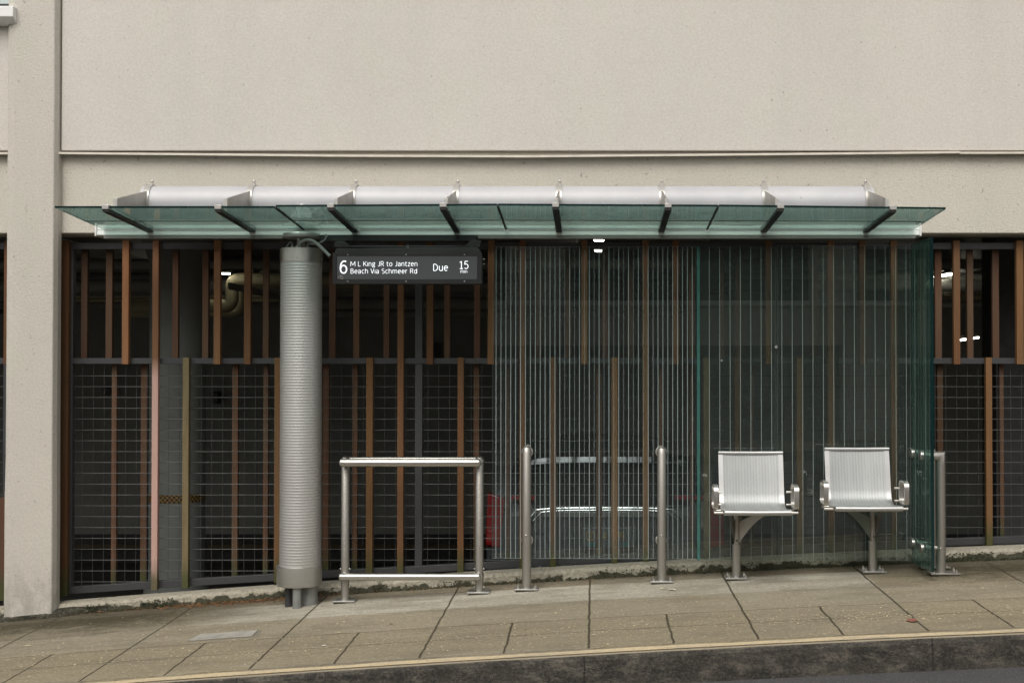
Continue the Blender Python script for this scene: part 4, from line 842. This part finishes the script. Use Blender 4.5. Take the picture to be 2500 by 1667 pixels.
# support posts
def support_post(px, label, ptop=1098):
    x = X(px, DT); g = ground(x, DT); t = thing('support_post', label, 'post', (x, DT, g), 'plain steel posts in front of the clear glass')
    z0 = post_base(t, x, DT); zj = Z(1341, DT) if px < 1400 else Z(1344,DT); ztop = Z(ptop, DT); r = .0335
    b = MB(); b.tube([(x,DT,z0),(x,DT,zj-.0015)], r, 28); b.tube([(x,DT,zj-.0015),(x,DT,zj+.0015)], r-.002, 28); b.tube([(x,DT,zj+.0015),(x,DT,ztop-.025),(x,DT+.006,ztop-.006),(x,DT+.03,ztop+.004),(x,DG-.018,ztop-.022)], [r,r,r*.97,r*.9,r*.85], 28); b.build('shaft', M['steel'], t)
    for zz in (Z(1105,DT), Z(1322,DT)):
        b = MB(); b.tube([(x,DT,zz),(x,DG-.014,zz)], .022, 20); b.tube([(x,DG-.022,zz),(x,DG-.018,zz),(x,DG-.001,zz)], [.038,.043,.043], 28); b.build('glass_clamp', M['steelbright'], t)
    b = MB(); b.tube([(x-.004,DT-r+.001,Z(1305,DT)),(x-.004,DT-r-.004,Z(1305,DT))], .008, 12, dome=True); b.build('screw', M['steelbright'], t)
    return t
support_post(1286, 'plain steel post nearest the leaning rail, in front of the clear glass')
support_post(1615.5, 'plain steel post midway between the other post and the left seat', 1100)

# leaning rail
rl = thing('leaning_rail', 'rectangular stainless steel leaning rail beside the ribbed column', 'railing', (X(1005,DT), DT, ground(X(1005,DT),DT)))
for px in (844, 1170.5):
    x = X(px, DT); z0 = post_base(rl, x, DT, .165, 'steelbase', .13, False); b = MB(); zt3 = Z(1127, DT); zj = Z(1437 if px < 900 else 1424, DT)
    b.tube([(x,DT,z0),(x,DT,zj-.0015)], .031, 26); b.tube([(x,DT,zj-.0015),(x,DT,zj+.0015)], .029, 26); b.tube([(x,DT,zj+.0015),(x,DT,zt3),(x,DT,zt3+.018)], [.031,.031,.022], 26); b.build('post', M['steel'], rl)
    b = MB()
    for zz in (Z(1125,DT), Z(1404,DT)): b.tube([(x,DT-.04,zz),(x,DT+.0,zz)], [.028,.036], 24)
    for zz in (Z(1388,DT), Z(1372+60,DT)):
        for s_ in (-1, 1): b.ball((x+s_*.034, DT, zz), .007)
    b.build('fitting', M['steelbright'], rl)
zf = Z(1129, 9.24)
for (y, z, r) in ((9.235, zf, .030), (9.40, Z(1122.5,9.40), .024)):
    b = MB(); b.tube([(X(844,DT)-.012, y, z), (X(1170,DT)+.004, y, z)], r, 28, dome=True); b.build('top_bar', M['steel'] if False else M['alubar'] if 'alubar' in M else M['steelbright'], rl)
b = MB(); b.tube([(X(844,DT)-.018, 9.245, Z(1407.5,9.24)), (X(1170,DT)+.004, 9.245, Z(1407.5,9.24))], .0255, 26, dome=True); b.build('bottom_bar', M['steelbright'], rl)

# seats
def seat(label, px_post, xc, dzs, fins):
    x = X(px_post, DT); g = ground(x, DT); t = thing('bus_stop_seat', label, 'seat', (x, DT, g), 'perforated metal seats under the canopy')
    z0 = post_base(t, x, DT, .172, 'steelbase', .14)
    zj = Z(1329,DT)+dzs+.0; zs_ = .60+dzs
    b = MB(); b.tube([(x,DT,z0),(x,DT,zj-.075),(x,DT,zj-.072),(x,DT,zj)], [.0325,.0325,.0325,.0325], 28); b.tube([(x,DT,zj+.001),(x,DT,zj+.004)], .030, 24)
    b.tube([(x,DT-.01,zj+.004),(x,DT-.01,zs_-.055)], .020, 20); b.tube([(x,DT-.01,zs_-.06),(x,DT-.01,zs_-.045),(x,DT-.01,zs_-.02)], [.021,.0325,.0325], 24); b.build('post', M['steel'], t)
    b = MB(); b.tube([(x,DT-.032,zj+.035),(x,DT-.036,zj+.035)], .007, 10); b.build('bolt_hole', M['rubber'], t)
    # profile (y, z)
    pr = [(8.815,.588),(8.80,.60),(8.803,.612),(8.83,.616),(8.90,.609),(9.00,.603),(9.07,.604),(9.12,.616),(9.15,.645),(9.165,.70),(9.185,.80),(9.205,.90),(9.225,.992)]
    hw = .236; fw = .034
    def sheet(x0, x1, off, th, name, mat, p=pr, nx=1, curve=0):
        b = MB(); vv = []
        for (y, z) in p:
            for i in range(nx+1):
                u = i/nx; xx = x0+(x1-x0)*u; cv = curve*(1-(2*u-1)**2); vv.append((xc+xx, y+off+cv, z+dzs-abs(off)*.0))
        n1 = len(vv)
        vv += [(a, c+th*.7, d-th*.7) for a, c, d in vv]
        k = nx+1; L = len(p)
        fs = [(j*k+i, j*k+i+1, (j+1)*k+i+1, (j+1)*k+i) for j in range(L-1) for i in range(nx)]; fs += [tuple(n1+q for q in reversed(f)) for f in fs]
        for j in range(L-1):
            fs.append((j*k, (j+1)*k, n1+(j+1)*k, n1+j*k)); fs.append((j*k+nx, n1+j*k+nx, n1+(j+1)*k+nx, (j+1)*k+nx))
        b.add(vv, fs); return b.build(name, mat, t, angle=50)
    sheet(-hw+fw, hw-fw, .004, .003, 'perforated_shell', M['seatperf'], pr[3:], 8, .012)
    sheet(-hw, -hw+fw, 0, .012, 'side_frame', M['alu'], pr[2:]); sheet(hw-fw, hw, 0, .012, 'side_frame', M['alu'], pr[2:])
    b = MB(); zt4 = .992+dzs; b.tube([(xc-hw,9.225,zt4),(xc,9.235,zt4-.002),(xc+hw,9.225,zt4)], .0125, 16); b.build('top_bar', M['alu'], t)
    b = MB(); b.tube([(xc-hw+.002,8.81,.601+dzs),(xc,8.806,.600+dzs),(xc+hw-.002,8.81,.601+dzs)], .0195, 20); b.build('front_bar', M['alu'], t)
    b = MB(); b.tube([(xc-hw-.062,8.90,.590+dzs),(xc+hw+.058,8.90,.590+dzs)], .0095, 12); b.tube([(xc-hw-.055,9.05,.590+dzs),(xc+hw+.055,9.05,.590+dzs)], .0095, 12); b.build('seat_bar', M['steelbright'], t)
    for s_ in (-1, 1):
        xa = xc+s_*(hw+.048); b = MB(); path = []; y0, y1, za, zb_ = 8.89, 9.06, .612+dzs, .782+dzs; r = .045
        for (cy_, cz_, a0) in ((y1-r, zb_-r, 0), (y0+r, zb_-r, 90), (y0+r*.7, za+r*.7, 180), (y1-r, za+r, 270)):
            rr = r if a0 != 180 else r*.7
            for q in range(6):
                a = R(a0+90*q/5); path.append((cy_+rr*math.cos(a), cz_+rr*math.sin(a)))
        n = len(path); cyc = sum(p[0] for p in path)/n; czc = sum(p[1] for p in path)/n; vv = []
        for (sx_, sc_) in ((-.0165,1),(.0165,1)):
            for p in path: vv.append((xa+sx_, p[0], p[1]))
        inner = []
        for i, p in enumerate(path):
            q0, q1 = Vector(path[i-1]), Vector(path[(i+1)%n]); tt = (q1-q0).normalized(); nn_ = Vector((-tt.y, tt.x)); inner.append((p[0]+nn_.x*.012, p[1]+nn_.y*.012))
        for sx_ in (-.0165, .0165):
            for p in inner: vv.append((xa+sx_, p[0], p[1]))
        fs = []
        for i in range(n):
            j = (i+1)%n; fs += [(i,j,n+j,n+i), (2*n+i,3*n+i,3*n+j,2*n+j), (i,2*n+i,2*n+j,j), (n+i,n+j,3*n+j,3*n+i)]
        b.add(vv, fs); ar = b.build('armrest', M['steelbright'], t, angle=40)
        b = MB()
        for zz in (.722+dzs, .632+dzs): b.tube([(xc+s_*(hw-.002), 9.05, zz), (xa-s_*.012, 9.05, zz)], .0085, 12)
        b.build('rod', M['steelbright'], ar)
    # curved bracket plates from the post to the seat underside
    for (side, xe, bulge) in fins:
        b = MB(); zt5 = zs_-.012; zb5 = zj+.005; x0 = x+side*.015; nseg = 10; top, bot = [], []
        for i in range(nseg+1):
            u = i/nseg; xx = x0+(xe-x0)*u
            zt_a = (zj+.165) + (zt5-(zj+.165))*min(1, u*1.25)**.8; zb_a = zb5+(zt5-.006-zb5)*(1-(1-u)**(2.0))
            yy = DT-.015-.25*u**1.2
            top.append((xx, yy, max(zt_a, zb_a+.004))); bot.append((xx, yy+.0, zb_a))
        vv = top+bot; n_ = nseg+1; vv2 = [(a, c+.010, d) for a, c, d in vv]
        fs = [(i, n_+i, n_+i+1, i+1) for i in range(nseg)]; fs2 = [tuple(2*n_+q for q in reversed(f)) for f in fs]
        rim = [(i, i+1, 2*n_+i+1, 2*n_+i) for i in range(nseg)]+[(n_+i, 3*n_+i, 3*n_+i+1, n_+i+1) for i in range(nseg)]+[(0,2*n_,3*n_,n_),(nseg,n_+nseg,3*n_+nseg,2*n_+nseg)]
        b.add(vv+vv2, fs+fs2+rim); b.build('bracket_plate', M['steel'], t, angle=50)
    return t
seat('left perforated metal seat, its post left of centre, with steel armrests', 1797, 1.146, 0, [(1, 1.36, 0), (-1, .94, 0)])
seat('right perforated metal seat, nearest the green side glass, with steel armrests', 2129.5, 1.922, .028, [(1, 2.14, 0), (-1, 1.70, 0)])

# ------------------------------------------------------------------ pavement cover and litter
cv0 = P(464,1558,8.3)
t = thing('utility_cover', 'worn pale rectangular utility cover set in the pavement left of the column', 'cover', (-2.62, 8.41, ground(-2.62,8.41)))
b = MB(); ya, yb = 8.335, 8.50
def xa_(px, D): return X(px, D)
b.hexa([(xa_(464,ya),ya,ground(xa_(464,ya),ya)+.003),(xa_(618,ya),ya,ground(xa_(618,ya),ya)+.003),(xa_(632,yb),yb,ground(xa_(632,yb),yb)+.003),(xa_(492,yb),yb,ground(xa_(492,yb),yb)+.003),
        (xa_(464,ya),ya,ground(xa_(464,ya),ya)+.008),(xa_(618,ya),ya,ground(xa_(618,ya),ya)+.008),(xa_(632,yb),yb,ground(xa_(632,yb),yb)+.008),(xa_(492,yb),yb,ground(xa_(492,yb),yb)+.008)]); b.build('lid', M['cover'], t, smooth=False)
b = MB(); q = [(456,ya-.02),(630,ya-.02),(644,yb+.025),(486,yb+.025)]
b.add([(xa_(p_,d),d,ground(xa_(p_,d),d)+.0015) for p_, d in q], [(0,1,2,3)]); b.build('surround', m_simple('patched mortar', (.22,.195,.15), .9, 0, .3, 15), t)

def fleck(b, x, y, s, asp, ang, lift=.004, mi=0, curl=.3):
    z = ground(x, y)+lift; ca, sa = math.cos(ang), math.sin(ang); vs_ = []
    for (u, v, c) in ((-s,0,curl*s*.5),(0,-s*asp,0),(s,0,curl*s*.5*rnd.random()),(0,s*asp,curl*s*.3)): vs_.append((x+u*ca-v*sa, y+u*sa+v*ca, z+max(0,c)))
    b.add(vs_, [(0,1,2,3)], mi)
b = MB()
for i in range(2600):
    x = rnd.uniform(-4.6, 4.2); y = rnd.triangular(7.36, 9.4, 7.8)
    if rnd.random() < .25: y = 7.87+rnd.gauss(0,.06)
    if rnd.random() < .12: x = rnd.gauss(1.75,.35); y = rnd.gauss(7.87,.08)
    if y < 7.36: continue
    s = abs(rnd.gauss(.0042,.003))+.002; fleck(b, x, y, s, rnd.uniform(.25,.7), rnd.uniform(0,6.3), .004)
b.build('fallen_flecks', M['litter'], kind='stuff', label='tiny pale seed and leaf flecks scattered over the pavement')
b = MB()
for i in range(2400):
    x = rnd.choice((rnd.triangular(-4.9, 3.5, -2.6), rnd.gauss(-2.75,.35))); y = YW-.012-abs(rnd.gauss(0,.045 if x > -2.2 else .075)); s = abs(rnd.gauss(.007,.003))+.002
    if x > -1.9 and rnd.random() < .55: continue
    fleck(b, x, y, s, rnd.uniform(.12,.4), rnd.uniform(0,6.3), .003+rnd.random()*.014, 0, .8)
b.build('needle_litter', M['brownleaf'], kind='stuff', label='brown needles and dead leaf bits swept against the plinth')
b = MB()
for i in range(5200):
    x = rnd.choice((rnd.uniform(-5,-2.2), rnd.uniform(-5,-2.2), rnd.uniform(2.2,4.2), rnd.uniform(-2,2.4))); h = rnd.random()**1.6*.07
    s = rnd.uniform(.003,.008); g = ground(x, YW)-.002+h
    if math.sin(x*5)+math.sin(x*11.3+1)+math.sin(x*2.3)*.6 < .2 and h > .018: continue
    y = YW-.008-rnd.random()*.008; a = rnd.uniform(0,6.3); b.add([(x-s, y, g), (x+s*.4, y-.006*rnd.random(), g-s*.6), (x+s, y-.003, g+s*.4), (x, y-.008*rnd.random(), g+s)], [(0,1,2,3)])
b.build('moss', M['moss'], kind='stuff', label='dark green moss tufts along the foot of the plinth')
def leaf(label, cat, px, py, D, s, mat, name, seed, asp=.5, grp=None):
    r = random.Random(seed); p = P(px, py, D); x, y = p.x, D; b = MB(); n = 11; vv = [(x, y, ground(x,y)+.006+.1*s)]
    a0 = r.uniform(0, 6)
    for i in range(n):
        a = a0+2*math.pi*i/n; rr = s*(1 if i % 2 else r.uniform(.5,.8)); xx, yy = x+rr*math.cos(a)*1.2, y+rr*math.sin(a)*asp*2; vv.append((xx, yy, ground(xx,yy)+.005+r.uniform(0,.28)*s))
    b.add(vv, [(0,i+1,(i+1)%n+1) for i in range(n)]); o = b.build(name, M[mat], base=(x,y,ground(x,y))); o['label'] = label; o['category'] = cat
    if grp: o['group'] = grp
leaf('crumpled faded red leaf on the pavement near the kerb at right', 'leaf', 2227, 1517, 7.70, .032, 'redleaf', 'fallen_leaf', 3, .8)
leaf('scrap of torn white paper on the pale pavement below the middle posts', 'paper', 1641, 1446, 9.02, .028, 'paper', 'paper_scrap', 5, .4, 'small litter on the pavement')
leaf('small tan paper scrap just left of the torn white paper', 'paper', 1616, 1441, 9.08, .016, 'litter', 'paper_scrap', 6, .4, 'small litter on the pavement')
leaf('pale dry leaf lying on the mossy pavement at far left', 'leaf', 68, 1537, 8.55, .022, 'litter', 'fallen_leaf', 8, .3)
leaf('pale dry leaf on the pavement below the leaning rail left end', 'leaf', 825, 1531, 8.25, .016, 'litter', 'fallen_leaf', 9, .4)
leaf('pale dry leaf on the front slab directly below the ribbed column', 'leaf', 790, 1567, 7.9, .014, 'paper', 'fallen_leaf', 10, .5)
leaf('brown dry leaf on the pavement between the leaning rail and kerb', 'leaf', 955, 1521, 8.42, .014, 'brownleaf', 'fallen_leaf', 11, .5)
leaf('brown dry leaf on the front slab below the first steel post', 'leaf', 1284, 1543, 8.0, .012, 'brownleaf', 'fallen_leaf', 12, .5)

# ------------------------------------------------------------------ opposite side of the street (seen only as reflections)
op = thing('opposite_building', 'pale building with dark windows across the street, seen reflected in the glass', 'building', (0,-7,0))
b = MB(); Yo = -7.0
b.box(-20, 22, Yo-.5, Yo, 2.1, 2.95); b.box(-20, 22, Yo-.5, Yo, 4.3, 5.6)
for x0, x1 in ((-20,-17),(-12.6,-11.4),(-7,-5.6),(-1.8,-.6),(4.45,5.4),(9.4,10.5),(15,16.4),(20,22)):
    b.box(x0, x1, Yo-.5, Yo, 2.951, 4.299)
b.box(5.1, 6.4, Yo-.5, Yo, -.6, 2.099); b.box(-12,-11, Yo-.5, Yo, -2, 2.099); b.box(12.6,13.6, Yo-.5, Yo, -.6, 2.099)
b.build('facade', M['opp'], op)
b = MB(); b.box(-19.9, 21.9, Yo-.45, Yo-.3, 2.96, 4.29); b.build('window', M['oppwin'], op)
b = MB(); b.box(-19.9, 21.9, Yo-.45, Yo-.35, -2.4, 2.09); b.build('shopfront', M['oppdark'], op)
b = MB(); b.box(-20, 22, Yo, Yo+.08, 2.90, 3.0); b.build('ledge', M['sill'], op)
